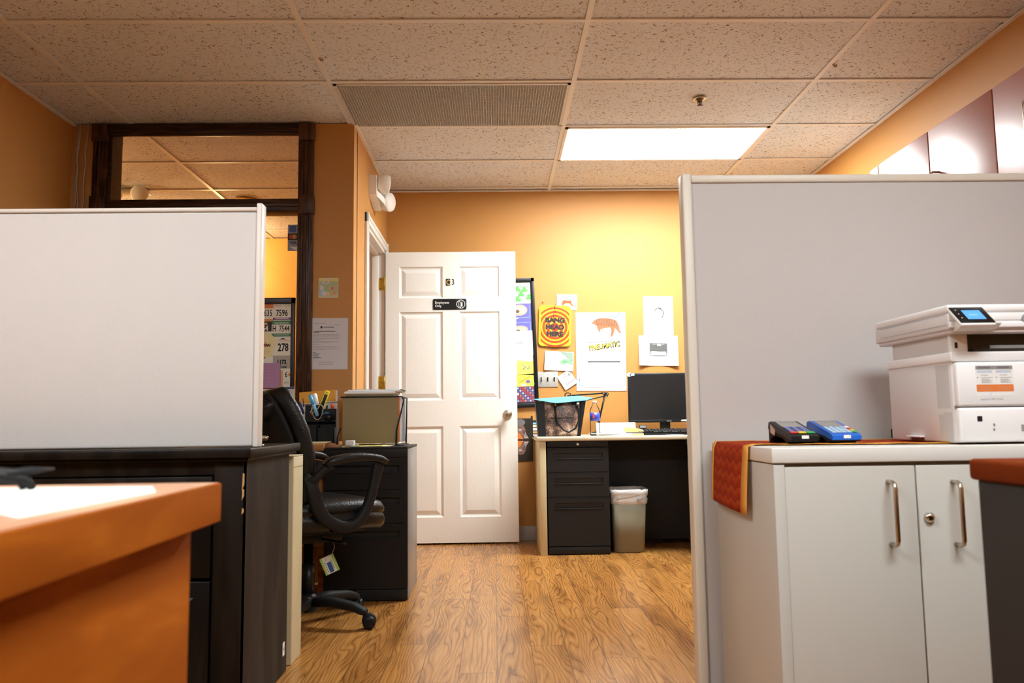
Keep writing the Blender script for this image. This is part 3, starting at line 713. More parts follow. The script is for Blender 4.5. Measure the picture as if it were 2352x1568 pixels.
# cream cabinet behind it
t = thing('cream_file_cabinet', 'cream metal file cabinet standing behind the dark cabinet', 'file cabinet', (-.95, 2.95, 0))
zt = atx(693, 1046, -.728).z
m = MB(); m.box((-1.2, 2.905, 0), (-.7275, 3.045, zt), CREAM, .004); m.build('body', t)
m = MB(); m.box((-.7275, 2.91, zt - .038), (-.7268, 3.04, zt - .0365), BROWN); m.box((-1.2, 2.905, zt), (-.7275, 3.045, zt + .004), CREAM, .002); m.build('top_cap', t)

# ------------------------------------------------------------------ front left desk
DE, DF, DT = -.333, .985, .774
t = thing('front_desk', 'orange cherry wood desk filling the lower left, blurred', 'desk', (-.9, .3, 0))
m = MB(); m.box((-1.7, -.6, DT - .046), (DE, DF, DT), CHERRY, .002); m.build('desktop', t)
m = MB(); m.box((-1.69, -.595, DT), (DE - .003, DF - .003, DT + .0007), CHERRYTOP); m.build('top_sheen', t)  # thin pale layer that carries the painted sheen
m = MB(); m.box((DE - .055, -.55, 0), (DE - .030, DF - .015, DT - .046), CHERRY, .001); m.build('end_panel', t)
m = MB(); m.box((-1.66, DF - .06, .25), (DE - .055, DF - .04, DT - .046), CHERRY); m.build('under_desk_panel', t)
# papers on it
def sheet(name, pts, z, mt, label, cat='paper', th=.0006, grp=None):
    m = MB(); m.prism([(x, y, z) for x, y in pts], (0, 0, th), mt); return tag(m.build(name), label, cat, grp)
A = [atz(x, y, DT + .001) for x, y in ((40, 1191), (358, 1131), (350, 1118), (-250, 1124))]
sheet('paper_sheet', [(A[0].x, A[0].y), (A[1].x, A[1].y), (A[2].x, A[2].y), (A[3].x, A[3].y)], DT + .0008, PAPER, 'white papers spread on the cherry wood front desk', th=.001)
# black glasses / pen shape at far edge
m = MB(); yb = .90
P = [at(-40, 1085, yb), at(20, 1090, yb), at(48, 1100, yb), at(60, 1116, yb)]
P[-1].z = DT + .004
m.tube([at(-60, 1084, yb), at(0, 1085, yb), at(30, 1088, yb), at(70, 1080, yb), at(124, 1076, yb + .03)], [.006, .007, .007, .005, .002], BLACKM, 8, flat=.7)
m.tube([at(-60, 1096, yb), at(10, 1095, yb), at(48, 1103, yb), Vector((at(56, 1116, yb).x, yb, DT + .003))], [.008, .008, .006, .004], BLACKM, 8)
m.tube([at(20, 1092, yb), at(60, 1102, yb), Vector((at(76, 1116, yb).x, yb, DT + .003))], [.005, .006, .004], BLACKM, 8)
m.tube([at(-60, 1100, yb + .01), Vector((at(-80, 1114, yb).x, yb + .01, DT + .004))], [.006, .004], BLACKM, 8)
tag(m.build('folded_eyeglasses'), 'black folded eyeglasses at the far edge of the cherry wood desk', 'glasses')

# ------------------------------------------------------------------ front right desk
t = thing('side_desk', 'dark grey desk with red-brown wooden top edge at the lower right', 'desk', (1.3, .6, 0))
EX = .725
m = MB(); m.box((EX, -.4, .745), (1.9, 1.225, .777), REDWOOD, .006); m.build('desktop', t)
m = MB(); m.box((EX + .008, -.38, 0), (1.88, 1.215, .745), DGREY, .002); m.build('pedestal_body', t)

# ------------------------------------------------------------------ grey cabinet under the printer
GX0, GX1, GY0, GY1, GT = .655, 1.98, 1.90, 2.40, .771
t = thing('storage_cabinet', 'light warm-grey two-door cabinet carrying the printer', 'cabinet', (1.3, 2.15, 0))
m = MB(); m.box((GX0, GY0 - .0, GT - .037), (GX1, GY1 + .03, GT), CABT, .003); m.build('cabinet_top', t)
bz = GT - .040
m = MB(); m.box((GX0 + .004, GY0 + .004, 0), (GX0 + .03, GY1, bz), CABG, .001); m.box((GX0 + .03, GY0 + .03, 0), (GX1, GY1, bz), CABG); m.box((GX1 - .03, GY0 + .004, 0), (GX1, GY0 + .03, bz), CABG)
m.build('cabinet_body', t)
xs = [at(1801, 1300, GY0).x, at(2110, 1150, GY0).x, at(2420, 1150, GY0).x]
for i in range(2):
    m = MB(); m.box((xs[i] + .002, GY0 + .006, .06), (xs[i + 1] - .002, GY0 + .026, bz - .006), CABG, .0015); d = m.build('cabinet_door', t)
    px = 2043 if i == 0 else 2192
    a, b = at(px, 1106, GY0), at(px + 6, 1250, GY0)
    x = (a.x + b.x) / 2
    m = MB(); y = GY0 + .006
    pts = [(x, y, a.z)] + [(x, y - .034 + .012 * math.cos(R(t_)) * 1, a.z - .012 + .012 * math.sin(R(t_))) for t_ in (90,)] 
    pts = [(x, y, a.z), (x, y - .022, a.z), (x, y - .031, a.z - .004), (x, y - .035, a.z - .013), (x, y - .035, b.z + .013), (x, y - .031, b.z + .004), (x, y - .022, b.z), (x, y, b.z)]
    m.tube(pts, .0055, NICKEL, 12); m.build('handle', d, 'brushed metal bow handle')
    if i == 1:
        q = at(2137, 1188, GY0)
        m = MB(); m.lathe([(.013, 0), (.013, .004), (.009, .010), (.004, .012), (.001, .012)], (q.x, GY0 + .006, q.z), CHROME, 20, (0, -1, 0)); m.build('lock', d, 'round chrome lock')

# runner
m = MB(); ny_, nu = 16, 60
ZT = GT + .0015
yn0, yf0 = 2.055, 2.395   # near and far edges at the left end
L_top = 1.02
uvf = []; vs = []
for i in range(nu + 1):
    u = i / nu * 1.3
    for j in range(ny_ + 1):
        v = j / ny_
        y = yn0 + (yf0 - yn0) * v
        drop = .166 + .010 * (1 - v)
        if u < drop:       # hanging part
            d = drop - u
            x = GX0 - .006 - .010 * math.sin(min(1, d / .2) * 1.3) - .006 * math.sin(v * 3.1) * min(1, d / .1)
            z = ZT - .006 - d + .004
            y = y + .006 * d / .2 * (1 if v < .5 else -1)
        else:
            d = u - drop
            x = GX0 - .006 + min(d, 9)
            z = ZT if d > .008 else ZT - .004 * (1 - d / .008)
            sk = min(1., d / .5)
            y = y - (.085 * sk) * (1 - v) * 1.0 - .03 * sk * v
            z += .0012 * math.sin(d * 30 + v * 5) ** 2 * (0 if d > .42 else 1)
        vs.append(Vector((x, y, z))); uvf.append((u, v * .34))
fs = [(i * (ny_ + 1) + j, (i + 1) * (ny_ + 1) + j, (i + 1) * (ny_ + 1) + j + 1, i * (ny_ + 1) + j + 1) for i in range(nu) for j in range(ny_)]
inner = [f for k, f in enumerate(fs) if 1 < k % ny_ < ny_ - 1]; edge = [f for k, f in enumerate(fs) if not (1 < k % ny_ < ny_ - 1)]
m.add(vs, inner, RUNNER, True); b0 = len(m.v)
m.add([v + Vector((-.0006 if v.z < ZT - .003 else 0, 0, .0012)) for v in vs], edge, RUNEDGE, True)
m.uvf = uvf + uvf
ro = m.build('table_runner'); tag(ro, 'rust-red table runner with golden borders draped over the cabinet end', 'runner')
sol = ro.modifiers.new('solid', 'SOLIDIFY'); sol.thickness = .0012; sol.offset = 1

# card terminals
def terminal(px0, px1, ptop, name, label, body, trim, keym, blue):
    yN, yFk = 2.03, 2.195
    ZB = GT + .0035
    xa, xb = at(px0, 1003, yN).x, at(px1, 1003, yN).x
    t = thing('card_terminal', label, 'card terminal', ((xa + xb) / 2, (yN + yFk) / 2, ZB))
    hb = .056; hf = .024
    # side profile (y,z)
    prof = [(yN, ZB + .006), (yN - .003, ZB + hf - .006), (yN + .008, ZB + hf), (yFk - .022, ZB + hb), (yFk - .008, ZB + hb - .002), (yFk, ZB + hb - .02), (yFk, ZB), (yFk - .012, ZB), (yFk - .02, ZB + .014), (yFk - .05, ZB + .021), (yN + .06, ZB + .014), (yN + .03, ZB + .0), (yN + .02, ZB + .006)]
    m = MB(); m.prism([(xa, y, z) for y, z in prof], (xb - xa, 0, 0), BLACKM); m.build('base', t)
    m = MB()
    sh = [(yN - .005, ZB + .010), (yN - .005, ZB + hf - .004), (yN + .008, ZB + hf + .002), (yFk - .022, ZB + hb + .002), (yFk - .004, ZB + hb - .001), (yFk + .002, ZB + hb - .018), (yFk - .01, ZB + hb - .02), (yN + .04, ZB + hf - .006), (yN + .02, ZB + .012)]
    m.prism([(xa - .0015, y, z) for y, z in sh], (xb - xa + .003, 0, 0), body); m.build('shell', t)
    p0 = Vector((xa, yN + .008, ZB + hf + .0022)); p1 = Vector((xa, yFk - .022, ZB + hb + .0022))
    M_ = frame(p0, (1, 0, 0), p1 - p0); Wd = xb - xa; Lg = (p1 - p0).length
    m = MB(); m.M = M_; m.box((Wd * .1, Lg * .52, 0), (Wd * .9, Lg * .97, .0012), LCD if not blue else LCD, .0005); m.build('screen', t)
    m = MB(); m.M = M_
    if not blue:
        for i in range(3):
            for j in range(5): m.box((Wd * (.10 + .28 * i), Lg * (.14 + .075 * j), 0), (Wd * (.32 + .28 * i), Lg * (.19 + .075 * j), .0025), keym, .0006)
        for i, c_ in enumerate((mat('key_red', (.6, .03, .04, 1), .4), mat('key_yellow', (.75, .6, .02, 1), .4), mat('key_green', (.02, .4, .1, 1), .4))):
            m.box((Wd * (.06 + .31 * i), Lg * .015, 0), (Wd * (.34 + .31 * i), Lg * .115, .003), c_, .001)
    else:
        for i in range(4):
            for j in range(4): m.box((Wd * (.08 + .19 * i), Lg * (.03 + .115 * j), 0), (Wd * (.235 + .19 * i), Lg * (.115 + .115 * j), .0025), keym, .0006)
        for j, c_ in enumerate((MATS['key_green'], MATS['key_yellow'], MATS['key_red'], PAPER)): m.box((Wd * .84, Lg * (.03 + .115 * j), 0), (Wd * .98, Lg * (.115 + .115 * j), .003), c_, .001)
    m.build('keypad', t)
    m = MB(); cx = (xa + xb) / 2; m.box((cx - .009, yN - .0062, ZB + hf - .010), (cx + .009, yN - .005, ZB + hf - .002), PAPER); m.build('white_tag', t)
    if not blue:
        m = MB(); m.prism([(xa - .0018, yFk - .055, ZB + .035), (xa - .0018, yFk - .02, ZB + .05), (xa - .0018, yFk - .018, ZB + .028), (xa - .0018, yFk - .05, ZB + .020)], (-.0004, 0, 0), mat('serial_label', rgb(220, 200, 180), .7)); m.build('side_label', t)
    return t
terminal(1817, 1879, 0, 'a', 'black card payment terminal with red, yellow and green keys on the runner', BLACKP, BLACKP, mat('key_blue_grey', (.16, .19, .42, 1), .5), False)
terminal(1912, 1976, 0, 'b', 'blue-shelled card payment terminal next to the black one', BLUE, BLUE, mat('key_pale', (.45, .62, .75, 1), .5), True)

# ------------------------------------------------------------------ printer
PY0, PY1 = 1.93, 2.26
pz0 = GT + .0045
X0 = at(2195, 900, PY0).x
def pz(y, px=2195): return at(px, y, PY0).z
X1 = X0 + .42
t = thing('multifunction_printer', 'white multifunction laser printer with lit blue touch screen on the grey cabinet', 'printer', ((X0 + X1) / 2, 2.1, GT))
z1, z2, z3, z4, z5, z6 = pz(935), pz(826), pz(811), pz(766), pz(752), pz(699)
zS = pz(812)
m = MB(); m.box((X0, PY0 + .012, pz0), (X1, PY1, z2), PRG, .006); m.box((X0 - .004, PY0 + .004, z2 - .004), (X1 + .004, PY1, z3 + .004), PRW, .004)
m.box((X0 + .008, PY0 + .03, z3), (X1 - .01, PY1 - .01, z4 + .006), PRG, .01); m.build('body', t)
m = MB(); m.box((X0 + .004, PY0 - .004, pz0 + .002), (X1 - .004, PY0 + .02, z1 - .0015), PRW, .006)
q = at(2248, 961, PY0)
m.box((q.x - .006, PY0 - .0052, q.z - .006), (q.x + .006, PY0 - .004, q.z + .006), DARK)
for yy in (975, 986):
    q = at(2281, yy, PY0); m.box((q.x - .002, PY0 - .005, q.z - .003), (q.x + .002, PY0 - .004, q.z + .003), GREYP)
q = at(2352, 982, PY0); m.box((q.x - .009, PY0 - .0052, q.z - .008), (q.x + .02, PY0 - .004, q.z + .008), LGREY); m.build('paper_drawer', t)
m = MB(); m.box((X0 + .004, PY0 - .004, z1 + .0015), (X1 - .004, PY0 + .02, z2 - .006), PRW, .006); m.box((X0 + .002, PY0 + .01, z1 - .004), (X1 - .002, PY0 + .018, z1 + .004), GREYP); m.build('front_cover', t)
# output slot
xs0 = at(2232, 790, PY0).x
m = MB(); m.box((xs0, PY0 + .022, z3 + .005), (X1 - .02, PY0 + .031, z4 + .004), DARK); m.box((xs0 + .01, PY0 + .012, z3 + .004), (X1 - .03, PY0 + .03, z3 + .012), DARK)
m.box((xs0 + .055, PY0 + .016, z3 + .010), (X1 - .04, PY0 + .024, z3 + .02), GREYP); m.build('output_slot', t)
m = MB(); m.box((X0 + .005, PY0 + .016, z3), (xs0, PY0 + .032, z4 + .004), PRW, .003); q = at(2204, 791, PY0); m.box((q.x - .003, PY0 + .0145, q.z - .007), (q.x + .003, PY0 + .016, q.z + .007), DARK); m.build('usb_bezel', t)
# scanner unit
xs_ = X0 - .014; yS = PY0 - .012
zA = pz(766) ; zB_ = pz(752); zT_ = at(2165, 699, yS).z
m = MB(); m.box((xs_ + .006, yS + .004, zA), (X1, PY1 + .03, zB_), PRG, .004); m.box((xs_, yS, zB_ - .006), (X1, PY1 + .035, zT_ - .022), PRG, .004); m.build('scanner_bed', t)
m = MB(); m.box((xs_, yS - .002, zT_ - .0205), (X1, PY1 + .035, zT_), PRW, .006); m.box((xs_ + .002, yS - .0015, zT_ - .04), (X1, PY1, zT_ - .0215), PRW, .001); m.box((xs_ - .0006, yS + .01, zB_ + .006), (xs_, PY1 + .0, zB_ + .0068), GREYP); m.box((xs_ - .0006, yS + .01, zT_ - .024), (xs_, PY1, zT_ - .0232), GREYP); m.build('scanner_lid', t)
m = MB(); m.box((xs_ + .002, yS - .004, zB_ - .002), (X1, yS + .004, zB_ + .012), PRW, .002); q = at(2354, 731, yS); m.lathe([(.010, 0), (.011, .002), (.009, .002)], (q.x, yS - .002, q.z), LGREY, 20, (0, -1, 0)); m.build('front_trim', t)
# tilted touch panel: corners from the photo (left-top, right-top, right-bottom, left-bottom)
c_lt, c_rt = at(2178, 706, yS - .0), at(2254, 704, yS - .0)
yb2 = yS - .055
c_lb, c_rb = at(2208, 744, yb2), at(2292, 740, yb2)
xax = ((c_rt - c_lt) + (c_rb - c_lb)); yax = (c_lt - c_lb) + (c_rt - c_rb); xax.z = 0; xax.y = 0
ctr = (c_lt + c_rt + c_lb + c_rb) / 4
wv = ((c_rt - c_lt).length + (c_rb - c_lb).length) / 2; hv = ((c_lt - c_lb).length + (c_rt - c_rb).length) / 2
yv = Vector((0, yax.y, yax.z))
M_ = frame(ctr, (1, 0, 0), yv)
m = MB(); m.M = M_; m.box((-wv / 2, -hv / 2 - .001, -.012), (wv / 2, hv / 2, -.001), PRW, .004); m.build('panel_housing', t)
m = MB(); m.M = M_; m.box((-wv / 2 + .001, -hv / 2 + .003, -.003), (wv / 2 - .001, hv / 2 - .001, .001), BLACKP, .002); m.build('control_panel', t)
m = MB(); m.M = M_; m.box((-wv * .22, -hv * .27, .001), (wv * .30, hv * .27, .0014), BLUESCR)
m.rect(-wv * .1, -hv * .05, wv * .15, hv * .02, SKYB, .0016)
for k_, yy in enumerate((.25, .02, -.22)): m.rect(-wv * .38, hv * yy, -wv * .36, hv * (yy + .06), PAPER, .0013)
m.build('touch_screen', t, 'lit blue touch screen')
# shelf under panel
m = MB(); m.prism([(c_lt.x + .012, yS + .004, zB_ + .010), (c_lt.x + .012, yS + .004, zA + .004), (c_lt.x + .012, yS - .02, zA + .010), (c_lt.x + .012, yS - .034, zA + .02), (c_lt.x + .012, yS - .034, zA + .026)], (wv + .01, 0, 0), PRW); m.build('panel_shelf', t)
# label on front cover
a, b = at(2236, 835, PY0), at(2328, 908, PY0)
s_ = (b.x - a.x) / 92.
M_ = frame(Vector((a.x, PY0 - .0043, b.z)), (1, 0, 0), (0, 0, 1), s_)
m = MB(); m.M = M_
m.rrect(0, 0, 92, 73, 3, PAPER, 0); m.rect(1, 63, 91, 72, LGREY, .2); m.rect(1, 10, 91, 27, ORANGE, .2)
for cx in (22, 68):
    for k_ in range(2): m.rect(cx - 15, 66 + 2.6 * k_, cx + 15, 67.4 + 2.6 * k_, GREYINK, .4)
    for k_ in range(2): m.rect(cx - 18, 56 + 3 * k_, cx + 19, 57.6 + 3 * k_, PALEB, .3)
    m.rect(cx - 9, 49, cx + 9, 50, LGREY, .3); m.rect(cx - 9, 43, cx + 20, 44, LGREY, .3)
    for k_ in range(4): m.rect(cx - 8, 31 + 2.6 * k_, cx + 18 - 6 * (k_ % 2), 32 + 2.6 * k_, LGREY, .3)
    m.disc(cx - 17, 44, 1.3, 1.3, INK, .3, 10)
    m.rect(cx - 14, 20, cx + 15, 21, PINK, .4); m.rect(cx - 14, 15, cx + 15, 16, PINK, .4)
m.ring(34, 5, 1.6, 2.3, SKYB, .3, 16)
m.build('instruction_label', t, 'white and orange instruction sticker')
m = MB(); m.M = M_; m.text('LaserJet Pro MFP 4101fdw', 8, -10, 4.4, LGREY, .2, .85, 0, 'LEFT'); m.build('model_lettering', t)
# side vents, side latch
VENTG = mat('vent_slot_grey', (.50, .49, .48, 1), .5)
m = MB(); xv = X0 - .0005
for k_ in range(14):
    y = PY0 + .022 + .0042 * k_; m.box((xv, y, pz0 + .004), (xv + .0012, y + .0018, pz0 + .075 if k_ < 9 else pz0 + .07), VENTG)
    m.box((xv, y + .004, pz0 + .085), (xv + .0012, y + .0055, z2 - .01), VENTG)
m.build('side_vents', t)
m = MB(); y = atx(2108, 995, X0).y; m.box((X0 - .014, y - .035, pz0 + .010), (X0 + .001, y + .035, pz0 + .015), PRW, .002); m.box((X0 - .001, y - .033, pz0 + .002), (X0 + .0005, y + .033, pz0 + .010), BROWN); m.build('side_grip', t)
# power cord at the back
m = MB(); q = at(2046, 1000, 2.33); m.tube([(q.x + .02, 2.30, GT + .05), (q.x - .002, 2.315, GT + .03), (q.x, 2.32, GT + .012), (q.x + .05, 2.33, GT + .008)], .005, BLACKP, 8)
tag(m.build('power_cord'), 'black power cord end behind the white printer', 'cord')

# ------------------------------------------------------------------ wall cabinets on the right
UX = 1.92; UT = 2.09
seam = [2.0, 2.46, 2.917, 3.376, 3.835]
for i in range(2):
    y0, y1 = seam[2 * i], seam[2 * i + 2]
    t = thing('wall_cabinet', ['reddish mahogany wall cabinet at the right edge, nearer one', 'mahogany wall cabinet with bright light reflection above the grey partition'][i], 'cabinet', (UX + .16, (y0 + y1) / 2, 1.4))
    m = MB(); m.box((UX + .02, y0 + .001, 1.38), (XR - .001, y1 - .001, UT), MAHOG, .001); m.build('cabinet_body', t)
    for k_ in range(2):
        a, b = seam[2 * i + k_], seam[2 * i + k_ + 1]
        m = MB(); m.box((UX, a + .003, 1.38), (UX + .019, b - .003, UT), MAHOG, .002); d = m.build('cabinet_door', t)
        hy = {(0, 1): 2.70, (1, 0): 3.31, (1, 1): 3.47, (0, 0): 2.40}[(i, k_)]
        ht = 1.885 if i else 1.95
        m = MB(); m.tube([(UX, hy, ht), (UX - .028, hy, ht), (UX - .032, hy, ht - .006), (UX - .032, hy, ht - .12), (UX - .028, hy, ht - .126), (UX, hy, ht - .126)], .005, NICKEL, 8)
        m.build('handle', d)
m = MB(); m.box((UX + .001, 3.838, 1.38), (XR - .001, 3.93, UT - .004), MAHOG, .002); tag(m.build('cabinet_filler'), 'narrow mahogany filler board ending the row of wall cabinets', 'board')
q0, q1 = atx(1999, 378, UX - .0), atx(1965, 403, UX)
t = thing('white_wall_cabinet', 'small white cabinet on the right wall beyond the mahogany ones', 'cabinet', (UX + .16, 4.5, 1.5))
m = MB(); m.box((UX + .02, 4.02, 1.5), (XR - .001, 4.9, 2.095), mat('white_laminate', (.8, .79, .76, 1), .25), .003); m.build('cabinet_body', t)
m = MB(); m.box((UX, 4.02, 1.5), (UX + .019, 4.9, 2.095), MATS['white_laminate'], .002); m.build('cabinet_door', t)

# ------------------------------------------------------------------ file pedestals
def pedestal(x0, x1, y0, y1, z1, label, lock, cuts, side=None, name='file_pedestal'):
    """cuts: z of the joints from the top down"""
    t = thing(name, label, 'file cabinet', ((x0 + x1) / 2, (y0 + y1) / 2, 0))
    m = MB(); m.box((x0 + .002, y0 + .022, .0), (x1, y1, z1), CHARC if side is None else side, .002)
    m.box((x0, y0 + .002, .005), (x1 - .0005, y0 + .022, cuts[-1] - .003), CHARC, .002); m.build('body', t)
    m = MB(); m.box((x0, y0, cuts[0] + .002), (x1, y0 + .022, z1 + .001), CHARC, .002); m.build('top_rail', t)
    if lock:
        m = MB(); m.lathe([(.009, 0), (.009, .003), (.006, .004), (.002, .003)], ((x0 + x1) / 2, y0, (cuts[0] + z1) / 2), CHROME, 18, (0, -1, 0)); m.build('lock', t)
    for a, b in zip(cuts, cuts[1:]):
        m = MB(); zt_, zb_ = a - .002, b + .002; w_ = x1 - x0; s0, s1 = x0 + w_ * .11, x1 - w_ * .10
        h0, h1 = zt_ - .034, zt_ - .068
        for (xa, xb, za, zb) in ((x0, x1, h0, zt_), (x0, x1, zb_, h1), (x0, s0, h1, h0), (s1, x1, h1, h0)):
            m.box((xa, y0, za), (xb, y0 + .02, zb), CHARC)
        m.box((s0, y0 + .016, h1), (s1, y0 + .02, h0), CHARD); m.box((s0, y0 - .003, h1 - .004), (s1, y0 + .004, h1 + .001), CHARC, .0015)
        m.box((x0, y0 - .0008, zt_ - .003), (x1, y0 + .001, zt_), CHARC, .0005)
        m.build('drawer', t)
    return t
YD = 5.09
bx0, bx1 = at(1258, 1100, YD).x, at(1399, 1100, YD).x
pzs = [at(1330, y, YD).z for y in (1013, 1027, 1084, 1141, 1254)]
pedestal(bx0, bx1, YD, 5.62, pzs[0], 'dark charcoal three-drawer pedestal with key lock under the cream back desk', True, pzs[1:])
YE = 3.885
ax0, ax1 = at(744, 1200, YE).x, at(936, 1200, YE).x
pzs = [at(860, y, YE).z for y in (1032, 1051, 1125, 1202, 1353)]
pt = pedestal(ax0, ax1, YE, 4.34, pzs[0], 'charcoal three-drawer file pedestal behind the office chair, beside the white door', False, pzs[1:], CHARS)
m = MB(); m.box((ax0 - .001, YE - .001, pzs[0]), (ax1 + .001, 4.341, pzs[0] + .012), CHARC, .002); m.build('pedestal_top', pt)
PTZ = pzs[0] + .012
m = MB(); q = atx(945, 1058, ax1); m.box((ax1, q.y - .003, q.z - .03), (ax1 + .0015, q.y + .006, q.z + .03), PTRIM); m.build('side_slot', pt, 'pale slot in the side')
# ------------------------------------------------------------------ cream back desk
dz_t = at(1400, 1001, YD).z; dz_b = at(1400, 1011, YD).z
DKX0, DKX1 = at(1233, 1005, YD - .02).x, 1.95
t = thing('back_desk', 'cream laminate desk along the back orange wall', 'desk', (1.1, 5.4, 0))
m = MB(); m.box((DKX0, YD - .02, dz_b), (DKX1, YB - .003, dz_t), DESKC, .006); m.build('desktop', t)
m = MB(); m.box((at(1240, 1100, YD).x, YD - .005, 0), (at(1255, 1100, YD).x, YB - .003, dz_b), DESKP, .002); m.build('side_panel', t)
m = MB(); m.box((bx1 + .01, 5.45, .04), (DKX1, 5.47, dz_b), VOID); m.box((DKX1 - .03, YD, 0), (DKX1, 5.7, dz_b), DESKP); m.build('under_desk_panel', t)  # near-black panel closing off the space below the desktop
DT2 = dz_t
# waste bin
c = at(1443, 1262, 5.22); cx = c.x
t = thing('waste_bin', 'taupe plastic waste bin with a white liner under the back desk', 'bin', (cx, 5.23, 0))
def rrect3(cx, cy, hx, hy, r, z, n=6, wob=0., seed=0):
    out = []
    for sx, sy, a in ((1, 1, 0), (-1, 1, 90), (-1, -1, 180), (1, -1, 270)):
        for k in range(n):
            t_ = R(a + 90 * k / (n - 1)); dd = wob * math.sin((len(out) + seed) * 2.3) if wob else 0
            out.append(Vector((cx + sx * (hx - r) + (r + dd) * math.cos(t_), cy + sy * (hy - r) + (r + dd) * math.sin(t_), z + dd)))
    return out
bw1 = (at(1486, 1150, 5.1).x - at(1401, 1150, 5.1).x) / 2; bzt = at(1440, 1126, 5.12).z
m = MB(); m.loft([rrect3(cx, 5.23, bw1 * .80, .085, .04, .0), rrect3(cx, 5.23, bw1 * .84, .095, .045, .006), rrect3(cx, 5.23, bw1 * .96, .125, .05, bzt - .03), rrect3(cx, 5.23, bw1 * .95, .122, .05, bzt - .03), rrect3(cx, 5.23, bw1 * .93, .118, .045, bzt - .02)], BIN, True); m.build('bin_body', t)
m = MB(); m.loft([rrect3(cx, 5.23, bw1 * .97, .13, .05, bzt - .085, 6, .006, 1), rrect3(cx, 5.23, bw1 * 1.0, .135, .05, bzt - .06, 6, .005, 5), rrect3(cx, 5.23, bw1 * .99, .132, .05, bzt - .045, 6, .003, 7), rrect3(cx, 5.23, bw1 * 1.02, .138, .05, bzt - .02, 6, .004, 3), rrect3(cx, 5.23, bw1 * 1.02, .137, .05, bzt + .004, 6, .004, 9), rrect3(cx, 5.23, bw1 * .97, .13, .05, bzt + .006, 6, .003, 2), rrect3(cx, 5.23, bw1 * .93, .118, .045, bzt - .06, 6, .004, 6), rrect3(cx, 5.23, bw1 * .85, .10, .045, bzt - .2, 6, .004, 6)], LINER, False); m.build('bin_liner', t)
m = MB(); q = at(1467, 1147, 5.09); m.box((q.x - .01, 5.088, q.z - .006), (q.x + .035, 5.0915, q.z + .006), LGREY); m.build('liner_tie', t)
# monitor
YM = 5.5
a, b = at(1442, 857, YM), at(1576, 969, YM)
t = thing('computer_monitor', 'black wide computer monitor standing on the back desk', 'monitor', (a.x + .27, YM + .05, DT2))
mw = .53
m = MB(); m.box((a.x, YM, b.z), (a.x + mw, YM + .035, a.z), BLACKP, .006); m.box((a.x, YM - .003, b.z), (a.x + mw, YM + .004, b.z + .018), BLACKP, .002); m.box((a.x + .05, YM + .03, b.z + .05), (a.x + mw - .05, YM + .06, a.z - .05), BLACKM, .02); m.build('screen_housing', t)
m = MB(); m.box((a.x + .014, YM - .0008, b.z + .022), (a.x + mw - .014, YM + .001, a.z - .014), mat('off_screen', (.008, .008, .009, 1), .3)); m.build('screen', t)
m = MB(); q = at(1530, 980, YM); m.box((q.x - .035, YM + .02, DT2 + .01), (q.x + .035, YM + .05, b.z + .05), BLACKP, .005); m.build('stand_neck', t)
m = MB(); m.box((q.x - .12, YM - .04, DT2 + .0005), (q.x + .12, YM + .13, DT2 + .012), BLACKP, .005); m.build('stand_base', t)
m = MB(); m.ring(0, 0, 1, 2, PAPER); m = MB(); M_, s = face_px(1537, 966, YM - .0035); m.M = M_; m.text('BenQ', 0, -1.5, 3.2, LGREY, .2, 1); m.build('lettering', t)
M_, s = face_px(1445, 860, YM - .002)
m = MB(); m.M = M_; m.disc(0, 0, 4.5, 5, PAPER, .5, 14); m.disc(4, -1, 3, 2.5, PAPER, .5, 10); m.disc(-.5, .5, .9, .9, GREYINK, .7, 8); m.prism([(-4, -3, -6), (4, -3, -6), (4, 3, -6), (-4, 3, -6)], (0, 0, 6.3), PAPER)
tag(m.build('webcam_sticker'), 'small white flower-shaped sticker on the top left corner of the monitor', 'sticker')
M_, s = face_px(1454.5, 860, YM - .002)
m = MB(); m.M = M_; m.rect(-2.6, -2.6, 2.6, 2.6, SKYB, .5); tag(m.build('blue_sticker'), 'tiny blue square sticker on the monitor corner', 'sticker')
M_, s = face_px(1570, 965, YM - .006)
m = MB(); m.M = M_; m.prism([(-6, -1.5, 0), (8, -1.5, 0), (8, 2, 0), (-4, 2, 0)], (0, 0, 1), PAPER); tag(m.build('paper_tab'), 'narrow white tab at the lower right of the monitor', 'tab')
# keyboard
k0, k1 = at(1477, 991, 5.16), at(1600, 991, 5.16)
t = thing('keyboard', 'black computer keyboard in front of the monitor', 'keyboard', (k0.x + .22, 5.24, DT2))
m = MB(); m.prism([(k0.x, 5.155, DT2 + .001), (k0.x, 5.155, DT2 + .012), (k0.x, 5.30, DT2 + .034), (k0.x, 5.31, DT2 + .001)], (.44, 0, 0), BLACKP); m.build('case', t)
m = MB(); M_ = frame(Vector((k0.x, 5.157, DT2 + .0125)), (1, 0, 0), (0, .143, .0215)); m.M = M_
for j in range(6):
    for i in range(20 if j else 5):
        x = .01 + .021 * i if j else .07 + .06 * i
        m.box((x, .012 + .022 * j, 0), (x + (.017 if j else .055), .029 + .022 * j, .008), BLACKP, .002, 1)
m.build('keys', t)
m = MB(); q = at(1475, 972, 5.40); m.box((q.x - .022, 5.38, DT2 + .0005), (q.x + .026, 5.42, DT2 + .065), BLACKP, .006); m.box((q.x - .018, 5.379, DT2 + .045), (q.x + .022, 5.3805, DT2 + .06), GREYP); tag(m.build('desk_speaker'), 'small black box behind the keyboard at the left foot of the monitor', 'speaker')
